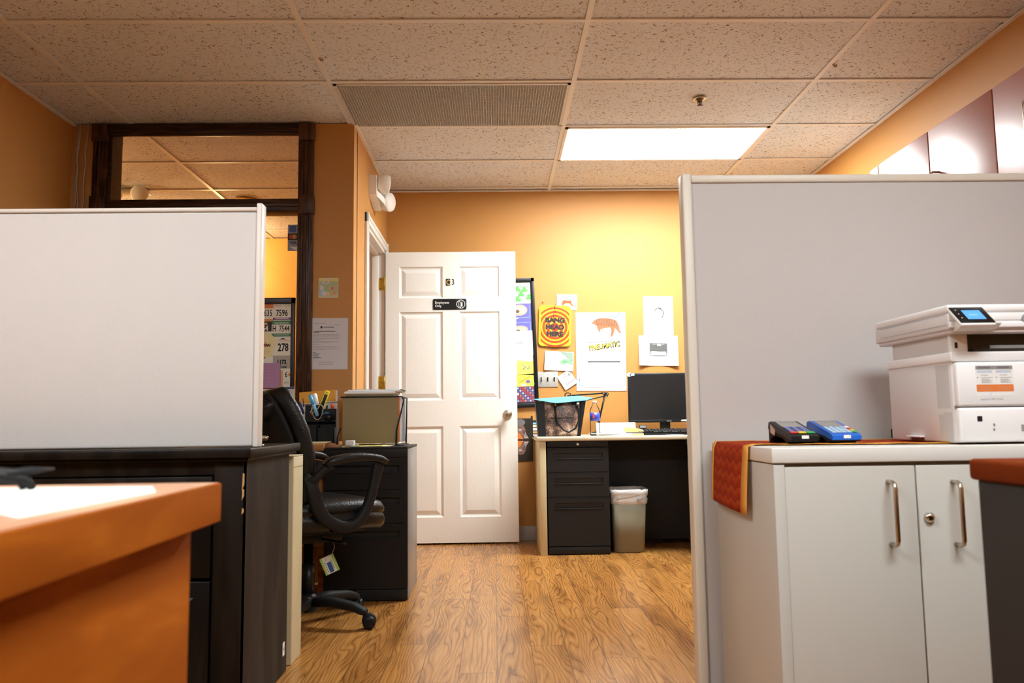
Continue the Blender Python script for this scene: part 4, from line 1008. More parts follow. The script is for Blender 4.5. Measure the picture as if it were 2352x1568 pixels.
# stapler
q = at(1457, 990, 5.15)
t = thing('stapler', 'cream stapler on the back desk left of the keyboard', 'stapler', (q.x, 5.15, DT2))
M_ = frame(Vector((q.x, 5.17, DT2 + .001)), (math.cos(R(-28)), math.sin(R(-28)), 0), (-math.sin(R(-28)), math.cos(R(-28)), 0))
m = MB(); m.M = M_; m.box((-.062, -.019, 0), (.062, .019, .012), BEIGEP, .004); m.build('stapler_base', t)
m = MB(); m.M = M_; m.prism([(-.06, -.017, .022), (-.06, -.017, .045), (-.04, -.017, .053), (.04, -.017, .040), (.06, -.017, .030), (.06, -.017, .020)], (0, .034, 0), BEIGEP); m.build('stapler_arm', t)
m = MB(); m.M = M_; m.box((-.05, -.012, .011), (.05, .012, .023), GREYP, .002); m.box((.035, -.0175, .022), (.061, .0175, .026), GREYP); m.build('staple_rail', t)
# papers on the desk
def xyq(pts, Y_, z): return None
a, b = at(1378, 996, 5.13), at(1440, 996, 5.13)
m = MB()
for i, (dx, dy, rz) in enumerate(((0, 0, 3), (.01, .01, -4), (-.005, .0, 8))):
    m.M = frame(Vector(((a.x + b.x) / 2 + dx, 5.25 + dy, DT2 + .001 + .0045 * i)), (math.cos(R(rz)), math.sin(R(rz)), 0), (-math.sin(R(rz)), math.cos(R(rz)), 0))
    m.box((-.11, -.14, 0), (.11, .14, .0042), PAPER)
    if i == 2:
        for k in range(5): m.rect(-.08, -.12 + .03 * k, .06, -.114 + .03 * k, PALEB, .0046)
tag(m.build('paper_stack'), 'stack of white papers on the back desk beside the bottle', 'papers')
m = MB(); m.M = frame(Vector((at(1415, 985, 5.42).x, 5.45, DT2 + .02)), (1, 0, 0), (0, .35, 1)); m.box((-.13, -.03, 0), (.14, .065, .004), PAPER); m.text('', 0, 0, .01, INK)
tag(m.build('paper_pad'), 'white pad of paper propped up behind the paper stack', 'papers')
m = MB(); q = at(1548, 996, 5.11); m.box((q.x - .05, 5.09, DT2 + .0005), (q.x + .06, 5.145, DT2 + .0025), PAPER); tag(m.build('paper_slip'), 'white paper slip at the front edge of the back desk', 'paper')
# water bottle
q = at(1368, 990, 5.17); bxx = q.x; by = 5.19; z0 = DT2 + .0005; ht = at(1367, 920, 5.17).z - z0
t = thing('water_bottle', 'clear plastic water bottle with blue label beside the handbag', 'bottle', (bxx, by, z0))
rr = .0335; H = ht
m = MB(); m.lathe([(.026, .0), (rr, .006), (rr, .02), (rr * .95, .03), (rr, .04), (rr * .95, .055), (rr, .065), (rr, H * .40), (rr * .98, H * .42), (rr * .98, H * .66), (rr, H * .68), (rr * .9, H * .76), (rr * .62, H * .84), (.013, H * .90), (.0125, H * .93)], (bxx, by, z0), BOTTLE, 28); m.build('bottle_body', t)
m = MB(); m.lathe([(rr * 1.0, H * .425), (rr * 1.0, H * .655)], (bxx, by, z0), mat('bottle_label_blue', (.035, .07, .55, 1), .35), 28)
m.box((bxx - .018, by - rr - .0015, z0 + H * .5), (bxx - .006, by - rr * .9, z0 + H * .62), RED); m.text('', 0, 0, 1, INK)
m.build('bottle_label', t)
m = MB(); m.lathe([(.0145, H * .93), (.0145, H * .995), (.013, H), (.002, H)], (bxx, by, z0), PAPER, 20); m.build('bottle_cap', t)
# handbag
yb = 5.18
L0, L1, U0, U1 = at(1238, 1003, yb), at(1332, 1005, yb), at(1231, 922, yb), at(1345, 920, yb)
zb = DT2 + .001; zt2 = at(1290, 921, yb).z
t = thing('handbag', 'black and brown snakeskin-print handbag on the left end of the back desk', 'handbag', ((L0.x + L1.x) / 2, yb + .06, zb))
def bagring(f, grow=0.):
    x0 = L0.x + (U0.x - L0.x) * f; x1 = L1.x + (U1.x - L1.x) * f; d = .075 - .035 * f
    return [(x0, yb + .07 - d), (x1, yb + .07 - d), (x1, yb + .07 + d), (x0, yb + .07 + d)]
def ringpts(f, z):
    x0 = L0.x + (U0.x - L0.x) * f; x1 = L1.x + (U1.x - L1.x) * f; d = .08 - .035 * f
    return rrect3((x0 + x1) / 2, yb + .07, (x1 - x0) / 2, d, .03, z, 6)
m = MB(); m.loft([ringpts(f, zb + (zt2 - zb) * f) for f in (0, .08, .3, .6, .85, 1)], SNAKE); m.build('bag_body', t)
m = MB()
for side, f0, f1 in ((0, -.012, .17), (1, .90, 1.012)):
    m = MB(); rings = []
    for f in (0.0, .3, .6, .85, 1.0):
        x0 = L0.x + (U0.x - L0.x) * f; x1 = L1.x + (U1.x - L1.x) * f; d = .084 - .033 * f; w_ = x1 - x0
        a_ = x0 + w_ * f0; b_ = x0 + w_ * f1
        z = zb + (zt2 + .002 - zb) * f
        rings.append([Vector((a_ + (.012 if side else 0) * 0, yb + .07 - d * .9, z)), Vector((b_, yb + .07 - d - .001, z)), Vector((b_, yb + .07 + d, z)), Vector((a_, yb + .07 + d * .9, z))])
    m.loft(rings, LEATHER, True, False); m.build('side_gusset', t)
m = MB(); w_ = L1.x - L0.x; hx0, hx1 = at(1275, 935, yb).x, at(1327, 935, yb).x; zh0 = at(1275, 925, yb).z
fr = yb - .012
m.tube([(hx0 - .006, fr + .02, zh0), (hx0, fr, zh0 - .05), (hx0 + .012, fr - .012, zh0 - .13), (hx0 + .05, fr - .018, zh0 - .175), ((hx0 + hx1) / 2 + .01, fr - .02, zh0 - .19), (hx1 - .02, fr - .018, zh0 - .165), (hx1 + .002, fr - .012, zh0 - .12), (hx1 + .004, fr, zh0 - .05), (hx1 + .006, fr + .02, zh0)], .0065, LEATHER, 10); m.build('handle', t)
m = MB()
for x in (hx0, hx1): m.box((x - .012, fr + .005, zh0 - .03), (x + .012, fr + .03, zh0 + .005), LEATHER, .003)
m.box((hx1 - .009, fr + .001, zh0 - .018), (hx1 + .009, fr + .006, zh0 - .002), CHROME, .002); m.box((hx0 - .003, fr + .001, zh0 - .02), (hx0 + .003, fr + .008, zh0 - .005), BRASS, .001)
m.box((L0.x + w_ * .3, fr + .008, zb + .115), (L0.x + w_ * .85, fr + .012, zb + .121), INK); m.build('strap_tabs', t)
# folder lying on the bag
a, b, c_, d_ = at(1222, 917, yb - .05), at(1280, 922, yb - .08), at(1362, 914, yb + .02), at(1300, 911, yb + .20)
lift = zt2 + .004
pts = [at(1222, 917, yb + .02), at(1277, 926, yb - .05), at(1348, 919, yb + .01), at(1362, 914, yb + .05), at(1328, 909, yb + .17)]
m = MB(); m.prism(pts, (0, 0, .002), CYAN)
tag(m.build('blue_folder'), 'light blue folder lying flat on top of the handbag', 'folder')
# swing arm lamp
t = thing('desk_lamp', 'black swing-arm desk lamp folded behind the handbag', 'lamp', (at(1380, 990, 5.6).x, 5.6, DT2))
yl = 5.6
P0, P1, P2, P3 = at(1376, 950, yl), at(1391, 903, yl), at(1310, 908, yl), at(1348, 916, yl)
foot = Vector((at(1372, 975, yl).x, yl, DT2))
m = MB(); m.lathe([(.05, .0005), (.05, .012), (.04, .018), (.012, .022), (.010, .06)], foot, BLACKP, 24); m.build('lamp_base', t)
m = MB()
for dy in (-.012, .012):
    m.tube([foot + Vector((0, dy, .05)), P1 + Vector((-.004, dy, -.008))], .005, BLACKP, 8); m.tube([P1 + Vector((0, dy, .002)), P2 + Vector((.01, dy, .0))], .005, BLACKP, 8)
    m.tube([P1 + Vector((-.01, dy, -.02)), P3 + Vector((-.02, dy, -.012))], .004, BLACKP, 8)
m.prism([P1 + Vector((-.03, -.02, .006)), P1 + Vector((.012, -.02, .006)), P1 + Vector((.02, -.02, -.006)), P1 + Vector((.006, -.02, -.03))], (0, .04, 0), BLACKP)
for dx, dz_ in ((.008, -.006), (-.016, -.002), (.0, -.022)): m.cyl(P1 + Vector((dx, -.021, dz_)), P1 + Vector((dx, -.026, dz_)), .004, CHROME, 10)
m.build('lamp_arm', t)
m = MB(); m.tube([P2 + Vector((-.018 + .018 * math.cos(R(a)) * 1.2, -.014, .001 + .018 * math.sin(R(a)))) for a in range(0, 361, 24)], .0035, BLACKP, 8)
m.lathe([(.014, 0), (.035, -.035), (.06, -.08), (.058, -.08), (.012, -.004)], P2 + Vector((-.005, 0, .004)), BLACKP, 24); m.build('lamp_shade', t)
# binder/papers behind the bag left: dark upright frame and colourful cards
q = at(1226, 955, 5.5)
M_, s = face_px(1232, 979, 5.45)
m = MB(); m.M = M_; m.prism([(-12, -24, 0), (-8, -24, 0), (-8, 23, 0), (-12, 25, 0)], (0, 0, -14), INK)
m.box((-8, -24, -6), (8, 14, -1), INK); m.rect(-8, -2, 8, 4, PALEY, .2 - 1); m.rect(-8, 5, 6, 9, SKYB, .3 - 1); m.rect(-8, -9, 8, -4, PAPER, .2 - 1); m.rect(-8, -16, 8, -11, TANP, .2 - 1); m.rect(-8, -21, 8, -18, PAPERG, .2 - 1)
o = m.build('card_holder'); tag(o, 'small dark card holder with coloured cards squeezed behind the handbag', 'card holder')

# ------------------------------------------------------------------ things on the back wall
def wallpiece(name, label, cat, cx, cy, w_, h_, Y_, draw, rot=0., base=PAPER, th=1.0, curl=0., rx=0., group=None):
    M_, s = face_px(cx, cy, Y_, R(rot))
    m = MB(); m.M = M_
    if curl:
        m.warp = lambda p: Vector((p.x, p.y, p.z + curl * ((2 * p.x / w_) ** 2) * max(0, .3 - p.y / h_)))
        n = 8
        for i in range(n):
            x0, x1 = -w_ / 2 + w_ * i / n, -w_ / 2 + w_ * (i + 1) / n
            for j in range(4):
                y0, y1 = -h_ / 2 + h_ * j / 4, -h_ / 2 + h_ * (j + 1) / 4; m.rect(x0, y0, x1, y1, base, .35)
        m.warp = lambda p: Vector((p.x, p.y, p.z + curl * ((2 * p.x / w_) ** 2) * max(0, .3 - p.y / h_) + .5))
    elif base: m.prism([(-w_ / 2, -h_ / 2, 0), (w_ / 2, -h_ / 2, 0), (w_ / 2, h_ / 2, 0), (-w_ / 2, h_ / 2, 0)], (0, 0, th), base)
    z = 0 if curl else th
    draw(m, z + .15)
    o = m.build(name); return tag(o, label, cat, group)
YBW = YB - .001
# poster frame half hidden by the door
fr0, fr1 = at(1232, 637, YB - .02), at(1236, 938, YB - .02)
M_, s = face_px(1159, 788, YB - .002, R(1.4))
t = thing('collage_frame', 'black framed collage of cards and prints on the back wall, half behind the door', 'picture frame', tuple(M_.translation))
m = MB(); m.M = M_
W2, H2 = 73, 149
for a, b in (((-W2, -H2), (-W2 + 8, H2)), ((W2 - 8, -H2), (W2, H2)), ((-W2, -H2), (W2, -H2 + 9)), ((-W2, H2 - 9), (W2, H2))): m.box((a[0], a[1], 0), (b[0], b[1], 6), BLACKP, .8)
m.box((-W2 + 2, -H2 + 2, 0), (W2 - 2, H2 - 2, 2.5), INK); m.build('frame', t)
m = MB(); m.M = M_
z = 2.7; xr = W2 - 9
m.rect(0, 90, xr, 139, mat('clover_photo', (.70, .78, .55, 1), .6), z)
for cx, cy in ((34, 124), (50, 122), (60, 104), (34, 100), (42, 112)):
    for a_ in (90, 210, 330): m.disc(cx + 4 * math.cos(R(a_)), cy + 4 * math.sin(R(a_)), 4.2, 3.8, GREEN, z + .2 + .01 * (a_ % 7), 10)
    m.line([(cx, cy), (cx + 1, cy - 8)], 1, GREEN, z + .15)
m.rect(0, 26, xr, 90, PURPLE, z)
for cy in (76, 32):
    m.line([(20, cy - 18), (xr - 3, cy - 18), (xr - 3, cy + 12)], .6, PALEB, z + .2) if cy > 50 else m.line([(20, cy + 14), (xr - 3, cy + 14), (xr - 3, cy - 6)], .6, PALEB, z + .2)
    m.disc(36, cy - 1, 19, 13 if cy > 50 else 8, PINK, z + .3, 20); m.disc(36, cy - 1, 15, 9 if cy > 50 else 5, mat('inner_flesh', (.8, .5, .38, 1), .6), z + .4, 20); m.disc(32, cy - 4, 5, 4 if cy > 50 else 2, BROWN, z + .5, 12)
m.rect(22, 55, 34, 56.5, PAPER, z + .5)
m.rect(0, -30, xr + 2, 27, PAPER, z + .6); m.rect(0, -46, xr, -29, PAPER, z + .5); m.rect(0, -2, 42, -.8, GREYINK, z + .8)
m.poly([(0, -75), (xr, -72), (xr, -44), (0, -36)], NOTEY, z + .7); m.poly([(28, -74), (64, -72), (63, -44), (28, -46)], mat('orange_yellow_card', (.80, .52, .12, 1), .7), z + .9)
for k in range(12): m.rect(40 + 3.2 * (k % 5) , -62 + 4 * (k // 5), 42.4 + 3.2 * (k % 5), -59.5 + 4 * (k // 5), (BROWN, GREEN, PAPER)[k % 3], z + 1.1)
for k in range(7): m.line([(44 + 2.4 * k, -40), (45.5 + 2.4 * k, -36)], .7, BROWN, z + 1.1)
m.poly([(0, -101), (xr, -101), (xr, -76), (0, -72)], mat('yellow_green_card', (.72, .70, .08, 1), .6), z + .3)
m.disc(54, -88, 7, 5, LGREEN, z + .5, 12); m.disc(50, -90, 5, 4, mat('purple_flower', (.28, .10, .30, 1), .6), z + .6, 10); m.disc(60, -95, 6, 4, LGREEN, z + .5, 10); m.disc(40, -97, 6, 3, PAPER, z + .5, 10); m.line([(30, -92), (56, -78)], .7, BROWN, z + .7)
m.rect(0, -137, xr, -101, mat('ornament_ground', (.10, .06, .16, 1), .6), z + .3)
for i in range(11):
    for j in range(6):
        m.disc(4 + 5.6 * i, -104.5 - 5.8 * j, 1.9 if (i + j) % 2 else 2.3, 2.2, (RED, PURPLE, mat('crimson', (.5, .03, .05, 1), .6), PALEB, ORANGE)[(i * 2 + j * 3) % 5], z + .45, 8)
m.rect(20, -120, 28, -115, PAPER, z + .7)
m.build('collage_print', t)
# tiger reflection photo
def d_tiger(m, z):
    m.disc(-8, 40, 12, 8, mat('photo_grey_glow', (.18, .17, .17, 1), .5), z, 14)
    ST = mat('tiger_fur_photo', (.26, .14, .10, 1), .6); LT = mat('tiger_light_fur', (.45, .38, .36, 1), .6)
    for sgn in (1, -1):
        f = lambda x, y: (x, y * sgn)
        m.poly([f(-18, 2), f(-18, 22), f(-8, 14), f(0, 2)], ORANGE, z + .05)
        m.poly([f(-16, 24), f(-10, 34), f(0, 32), f(4, 24), f(6, 12), f(12, 3), f(2, 3), f(-4, 10), f(-14, 18)], ST, z + .1)
        m.disc(-8, 26 * sgn, 8, 7, ST, z + .15, 14); m.disc(-8, 23 * sgn, 4, 3, LT, z + .2, 10); m.poly([f(0, 4), f(4, 18), f(8, 10), f(11, 4)], LT, z + .2)
        for k in range(5): m.line([f(-4 + 2 * k, 20 - 3 * k), f(3 + 2 * k, 22 - 3 * k)], 1.1, INK, z + .3)
        m.line([f(-12, 28), f(-8, 29), f(-5, 28)], 1, INK, z + .3)
wallpiece('tiger_photo', 'dark photo of a tiger reflected in water, on the wall below the black collage frame', 'photo', 1203, 1010, 42, 98, YBW, d_tiger, 0, mat('dark_photo_ground', (.03, .026, .02, 1), .35))
# striding tiger card
def strip_tiger(m, z, k=1.):
    T = mat('tiger_orange_print', (.42, .10, .02, 1), .7)
    m.rect(-17, -11, 18, 13, mat('cream_print', (.86, .80, .62, 1), .8), z)
    m.poly([(-12, -3), (-10, 4), (-4, 5), (4, 3), (8, 5), (11, 3), (10, -1), (13, -6), (17, -10), (12, -9), (6, -3), (-2, -3), (-7, -5), (-8, -9), (-11, -8)], T, z + .15)
    m.line([(-10, 3), (-12, 8), (-10, 11), (-7, 11)], .8, T, z + .15)
    for i in range(6): m.line([(-9 + 3 * i, 4), (-8 + 3 * i, -2)], .7, BROWN, z + .3)
wallpiece('tiger_card', 'small white card with an orange tiger pinned above the yellow target sign', 'card', 1302, 694, 46, 36, YBW, strip_tiger, -1)
# bang head here
def d_bang(m, z):
    m.rrect(-37, -47, 37, 47, 10, YEL, z); zz = z + .15
    for r0, r1 in ((41.5, 46), (32, 37.5), (23, 29), (14, 20)): m.ring(0, -3, r0, r1, RED, zz, 48, (32.5, 60))
    m.disc(0, -3, 10, 10, mat('target_red', (.75, .03, .01, 1), .4), zz, 24)
    for st, y in (('BANG', 8), ('HEAD', -8), ('HERE', -24)): m.text(st, 0, y, 10.5, INK, zz + .25, 1.12, .065)
    m.ring(0, 0, 0, 0, INK, zz) if 0 else None
    for a, b in (((-34, 35), (-34, -38)), ((34, 35), (34, -38)), ((-28, 44.5), (28, 44.5)), ((-28, -45), (28, -45))): m.line([a, b], .6, INK, zz + .1)
M_, s = face_px(1274.5, 748, YB - .012, R(-2.2))
t = thing('novelty_sign', 'yellow target sign reading BANG HEAD HERE hanging on the back wall', 'sign', tuple(M_.translation))
m = MB(); m.M = M_; pts = []
for cx, cy, a in ((27, 37, 0), (-27, 37, 90), (-27, -37, 180), (27, -37, 270)):
    for k in range(6): pts.append((cx + 10 * math.cos(R(a + 18 * k)), cy + 10 * math.sin(R(a + 18 * k)), 0))
m.prism(pts, (0, 0, 1.0), YEL); d_bang(m, 1.1); m.build('sign_plate', t)
m = MB(); m.M = M_; m.tube([(-4, 12, 2), (-3, 30, 2.4), (-1, 46, 2), (1, 50, .5)], .45, INK, 6); m.tube([(3, 12, 2), (2, 30, 2.2), (0, 46, 2)], .3, BROWN, 6); m.build('hanging_cord', t)
m = MB(); M_, s = face_px(1248, 692, YB - .002); m.M = M_; m.lathe([(1.6, 0), (1.6, 1.2), (.8, 2), (.8, 4), (1.8, 5), (1.6, 5.6), (.1, 5.8)], (0, 0, 0), PINK, 12); tag(m.build('push_pin'), 'pink push pin alone in the orange wall above the yellow sign', 'push pin')
# tiger calendar
def d_cal1(m, z):
    m.rect(-34, -20, 57, 44, mat('snow_white', (.87, .88, .9, 1), .7), z)
    m.rect(-34, 39, 57, 45, SKYB, z + .1); m.poly([(30, 45), (57, 45), (57, 20), (50, 22), (46, 34), (34, 36)], SKYB, z + .12)
    m.disc(-10, 41, 12, 3.5, PAPER, z + .2); m.disc(20, 40, 11, 4, PAPER, z + .2); m.poly([(48, 30), (57, 34), (55, 44), (44, 42), (40, 36)], PAPERG, z + .25)
    T = mat('tiger_fur_print', (.40, .13, .055, 1), .7)
    m.poly([(-22, 18), (-16, 26), (-4, 31), (12, 32), (26, 30), (36, 26), (42, 16), (44, 4), (48, -4), (43, -3), (38, 3), (33, 8), (30, -2), (26, -12), (22, -9), (25, 2), (22, 10), (8, 8), (0, 6), (-2, -2), (-6, 4), (-12, 12), (-18, 16)], T, z + .2)
    m.poly([(-24, 18), (-27, 8), (-22, 2), (-12, 2), (-6, 4), (-10, 14), (-16, 18)], PAPER, z + .35); m.poly([(0, 6), (8, 8), (22, 10), (20, 2), (6, -2), (-2, -4)], PAPER, z + .3)
    for i in range(13):
        x = -8 + 3.7 * i; m.line([(x, 31 - .02 * i * i), (x - 1.5, 24), (x + .5, 15 - .3 * i)], 1.35, BROWN, z + .4)
    for i in range(5): m.line([(22 + 1.5 * i, 4 - 3.4 * i), (29 + .5 * i, 5 - 3.4 * i)], 1.1, BROWN, z + .4)
    for i in range(16): m.line([(-28 + 2.2 * (i % 8), 1 - 5 * (i // 8)), (-27 + 2.2 * (i % 8) + random.uniform(-1, 1), -4 - 5 * (i // 8))], .5, (GREYINK, PURPLE, BROWN)[i % 3], z + .3)
    m.line([(-22, 20), (-27, 14), (-27, 6)], .8, GREYINK, z + .5); m.line([(-20, 12), (-18, 13)], 1, INK, z + .5); m.disc(-24, 8, 1, 1, INK, z + .5, 8)
    m.line([(14, 36), (24, 37), (34, 33), (40, 38), (44, 44)], 1.2, GREYINK, z + .5)
    for i in range(7): m.rect(-50, 38 - 4.5 * i, -38 - 2 * (i % 3), 39.2 - 4.5 * i, (PALEB, PGREEN, SKYB)[i % 3], z + .15)
    m.rect(-34, -44, 57, -21, mat('cream_white', (.87, .86, .82, 1), .7), z + .1); m.poly([(-34, -23), (54, -19), (54, -21), (-34, -26)], LGREY, z + .4)
    for i in range(5): m.rect(-30 + 14 * i, -43 + (i % 2), -14 + 14 * i, -41.5 + (i % 2), TANP, z + .2)
    m.text('PNEUMATIC', 9, -38, 12, INK, z + .5, .78, .05, rot=R(8)); m.text('PNEUMATIC', 8.2, -37.2, 11.6, YEL, z + .7, .78, .0, rot=R(8))
t = thing('tiger_calendar', 'wall calendar with a tiger in snow above a blank month page', 'calendar', tuple(at(1380, 807, YB)))
M_, s = face_px(1379.5, 762, YBW, R(-.5)); m = MB(); m.M = M_; m.prism([(-57, -45, 0), (57, -45, 0), (57, 45, 0), (-57, 45, 0)], (0, 0, 1), PAPER); d_cal1(m, 1.15); m.build('picture_page', t)
M_, s = face_px(1381, 852, YBW, R(-.6)); m = MB(); m.M = M_; m.prism([(-57, -45, 0), (57, -45, 0), (57, 45, 0), (-57, 45, 0)], (0, 0, 1.1), PAPER)
m.rect(-57, 41, 57, 44.5, PALEB, 1.3); m.rect(-52, -32, -49, 38, PALEB, 1.3); m.rect(51, -34, 55, 38, PALEB, 1.3); m.rect(-31, 20, 44, 23.5, GREYINK, 1.4); m.line([(-38, -37), (42, -38)], .5, GREYINK, 1.4); m.rect(-54, -34, -38, -31, PALEB, 1.3); m.disc(-50, -20, .8, 3, PURPLE, 1.4, 8)
m.build('month_page', t)
def d_arch(m, z):
    for i in range(26):
        a = R(150 - 7.6 * i); r = 13.0; x, y = 1 + r * .8 * math.cos(a), 6 + r * math.sin(a)
        m.line([(x, y), (x + 1.5 * math.cos(a * 3 + i), y - 2.2 - (i % 3))], 1.2 + .4 * (i % 2), (INK, GREYINK)[i % 2], z)
    for i in range(14): m.line([(3 - .5 * i + (i % 3), -6 - 1.1 * i), (2.4 - .5 * i, -8 - 1.1 * i)], .6, GREYINK, z)
    for i in range(8): m.line([(-11 + 1.2 * i, 9 - (i % 3)), (-10 + 1.2 * i, 8 - (i % 2))], .5, LGREY, z)
wallpiece('ink_sketch', 'portrait white sheet with a faint curved ink sketch, right part of the wall', 'drawing', 1512, 725, 68, 90, YBW, d_arch, -.6)
def d_xray(m, z):
    m.rect(-20, -12, 20, 17, mat('photo_dark_grey', (.10, .10, .10, 1), .6), z); m.rect(-14, 6, 14, 15.5, LGREY, z + .1)
    m.disc(0, -10.5, 18.5, 20, PAPER, z + .2, 24, 0, 180); m.disc(1, 8, 6, 8, PAPER, z + .25, 16); m.rect(-18.5, -11, 18.5, -8, PAPER, z + .3)
    m.line([(-4, 14), (-5.5, 6), (-4.5, 0)], 3, GREYINK, z + .45); m.rect(-10, -10, -6, -8.5, LGREY, z + .5)
wallpiece('body_photo_print', 'landscape white sheet with a small grey body photo, below the ink sketch', 'print', 1512, 805, 90, 69, YBW, d_xray, -1.2, curl=10)
def d_green(m, z):
    m.poly([(0, 22), (31, 20), (32, 0), (12, 14)], mat('grey_green_wash', (.24, .33, .25, 1), .7), z); m.poly([(0, -4), (10, 6), (31, 8), (31, -7), (22, -4), (12, -7)], PGREEN, z + .15); m.poly([(4, -2), (14, 3), (30, 4), (30, -1), (16, -3)], mat('soft_green', (.14, .38, .18, 1), .7), z + .3)
    m.rect(-10, -20.5, 22, -19.6, PGREEN, z + .2)
wallpiece('green_card', 'curled card with a pale green painted leaf above the light switches', 'card', 1284, 829, 66, 44, YBW - .004, d_green, -3.5, curl=6)
def d_sw(m, z, i):
    if 1:
        x = -15 + 15 * i; m.box((x - 1.4, -5, z - .2), (x + 1.4, 5, z + .6), DARK); m.box((x - 1.1, 0 if i else -4.5, z + .5), (x + 1.1, 4.5 if i else 0, z + 3.6), BLACKP, .3)
        for y in (11, -11): m.disc(x, y, 1.1, 1.1, LGREY, z + .1, 10)
M_, s = face_px(1258, 871, YBW)
t = thing('light_switch_plate', 'brushed steel triple light switch plate beside the black frame', 'switch plate', tuple(M_.translation))
m = MB(); m.M = M_; m.box((-23.5, -17.5, 0), (23.5, 17.5, 1.6), mat('steel_plate', (.50, .48, .45, 1), .4, metal=.3), .6); m.build('plate', t)
for i in range(3):
    m = MB(); m.M = M_; d_sw(m, 1.6, i); m.build('toggle', t)
def d_rec(m, z):
    for k, (a, b) in enumerate(((-4, 6), (8, 12))): m.rect(a, 8, b, 9, GREYINK, z)
    m.line([(8, 10), (14, 10), (14, 6), (8, 6), (8, 10)], 1, INK, z); m.rect(-15, 0, 14, .8, LGREY, z)
    for k in range(5): m.rect(-8 + 5 * k, -10, -6 + 5 * k, -5, LGREY, z)
    m.rect(-12, 11, -8, 12, PALEB, z); m.rect(-2, 13, 4, 14, GREYINK, z)
wallpiece('leaflet', 'tilted small white leaflet hanging at the corner of the switch plate', 'leaflet', 1303, 872, 33, 36, YBW - .006, d_rec, 32)
m = MB(); M_, s = face_px(1575, 785, YB - .001); m.M = M_; m.prism([(-2, -38, 0), (30, -38, 0), (30, 38, 0), (-2, 38, 0)], (0, 0, 1), PAPER); tag(m.build('white_sheet'), 'white sheet on the back wall half hidden by the grey partition edge', 'paper')

# ------------------------------------------------------------------ things on the window wall
def d_letter(m, z):
    m.rect(-34, 46, -6, 47, LGREY, z); m.rect(14, 43, 26, 44, LGREY, z)
    m.disc(-16, 38, 2.6, 2.8, INK, z, 12); m.text('Clearwind System', -11, 36, 4.6, LGREY, z, .7, 0, 'LEFT') if 0 else m.rect(-11, 36.5, 13, 39.5, LGREY, z)
    m.rect(-34, 27.5, 16, 29.3, GREYINK, z); m.rect(-34, 25, -21, 26.4, GREYINK, z)
    y = 21
    for L in (60, 58, 59, 0, 60, 58, 20, 0, 59, 44, 0, 16, 0, 60, 52, 0, 58, 30):
        if L: m.rect(-34, y, -34 + L, y + .7, LGREY, z)
        y -= 2.1
    for k, L in enumerate((6, 15, 12, 14, 12)): m.rect(-34, -21 - 2.6 * k, -34 + L, -20 - 2.6 * k, GREYINK, z)
    m.rect(-34, -33.5, -16, -32, GREYINK, z); m.rect(-22, -43, 14, -42.2, LGREY, z); m.rect(-20, -48, 12, -47, LGREY, z)
wallpiece('notice_letter', 'white typed letter taped to the orange wall beside the interior window', 'letter', 754, 789, 90, 119, YW - .001, d_letter, -.4, PAPERG, .6)
def d_cartoon(m, z):
    G = mat('cartoon_green', (.42, .52, .30, 1), .7)
    m.rect(-22, -22, 22, 22, G, z); m.rect(-22, 15, 22, 22, mat('cartoon_yellow', (.72, .62, .18, 1), .7), z + .1); m.rect(-12, 20, 12, 21.5, PAPERG, z + .3)
    m.disc(-6, 13, 8, 4.5, PAPERG, z + .3); m.disc(12, 13, 8, 3, G, z + .3)
    m.rect(-22, -22, 22, -14, mat('cartoon_ground', (.60, .56, .32, 1), .7), z + .15)
    m.disc(-15, 0, 5, 6, PAPERG, z + .4); m.poly([(-21, -18), (-20, -6), (-10, -5), (-9, -18)], PALEB, z + .35); m.disc(-9, -13, 6, 6, PAPERG, z + .45)
    m.disc(9, -1, 5, 6, PINK, z + .4); m.poly([(3, -18), (4, -8), (14, -8), (16, -18)], mat('cartoon_tan', (.62, .45, .28, 1), .7), z + .35); m.disc(9, -1, 1.6, 3, mat('crimson', (.5, .03, .05, 1), .6), z + .5, 8)
    m.disc(0, -13, 3, 3, NOTEY, z + .5, 8); m.disc(14, -12, 4, 4, TANP, z + .5, 8)
    for k in range(3): m.rect(-10, 11 + 1.5 * k, -2, 11.5 + 1.5 * k, GREYINK, z + .5)
wallpiece('cartoon_card', 'small square colour cartoon print on the orange wall above the typed letter', 'print', 754.5, 661, 45, 46, YW - .001, d_cartoon, -.5)
# card brand stickers on the glass
gy_ = YW + .053
M_, s = face_px(672, 546, gy_)
m = MB(); m.M = M_
m.rect(-11, -31, 12, 31, mat('sticker_grey', (.30, .31, .32, 1), .5), 0); m.rect(-7.5, 13, 7.5, 28, mat('sticker_blue', (.05, .10, .33, 1), .5), .2); m.rect(-11, -5, 12, 10, INK, .2)
m.disc(-3.5, 2.5, 5.6, 5.6, mat('sticker_red', (.42, .03, .02, 1), .5), .4, 18); m.disc(4.5, 2.5, 5.6, 5.6, mat('sticker_orange', (.62, .24, .04, 1), .5), .5, 18)
m.text('VISA', 1, -14.5, 6.8, NAVY, .4, .9, .03, rot=R(-3)); m.poly([(-6, -21), (12, -21), (12, -33)], PAPER, .5)
tag(m.build('payment_stickers'), 'strip of payment card stickers on the window glass above the framed bibs', 'sticker')
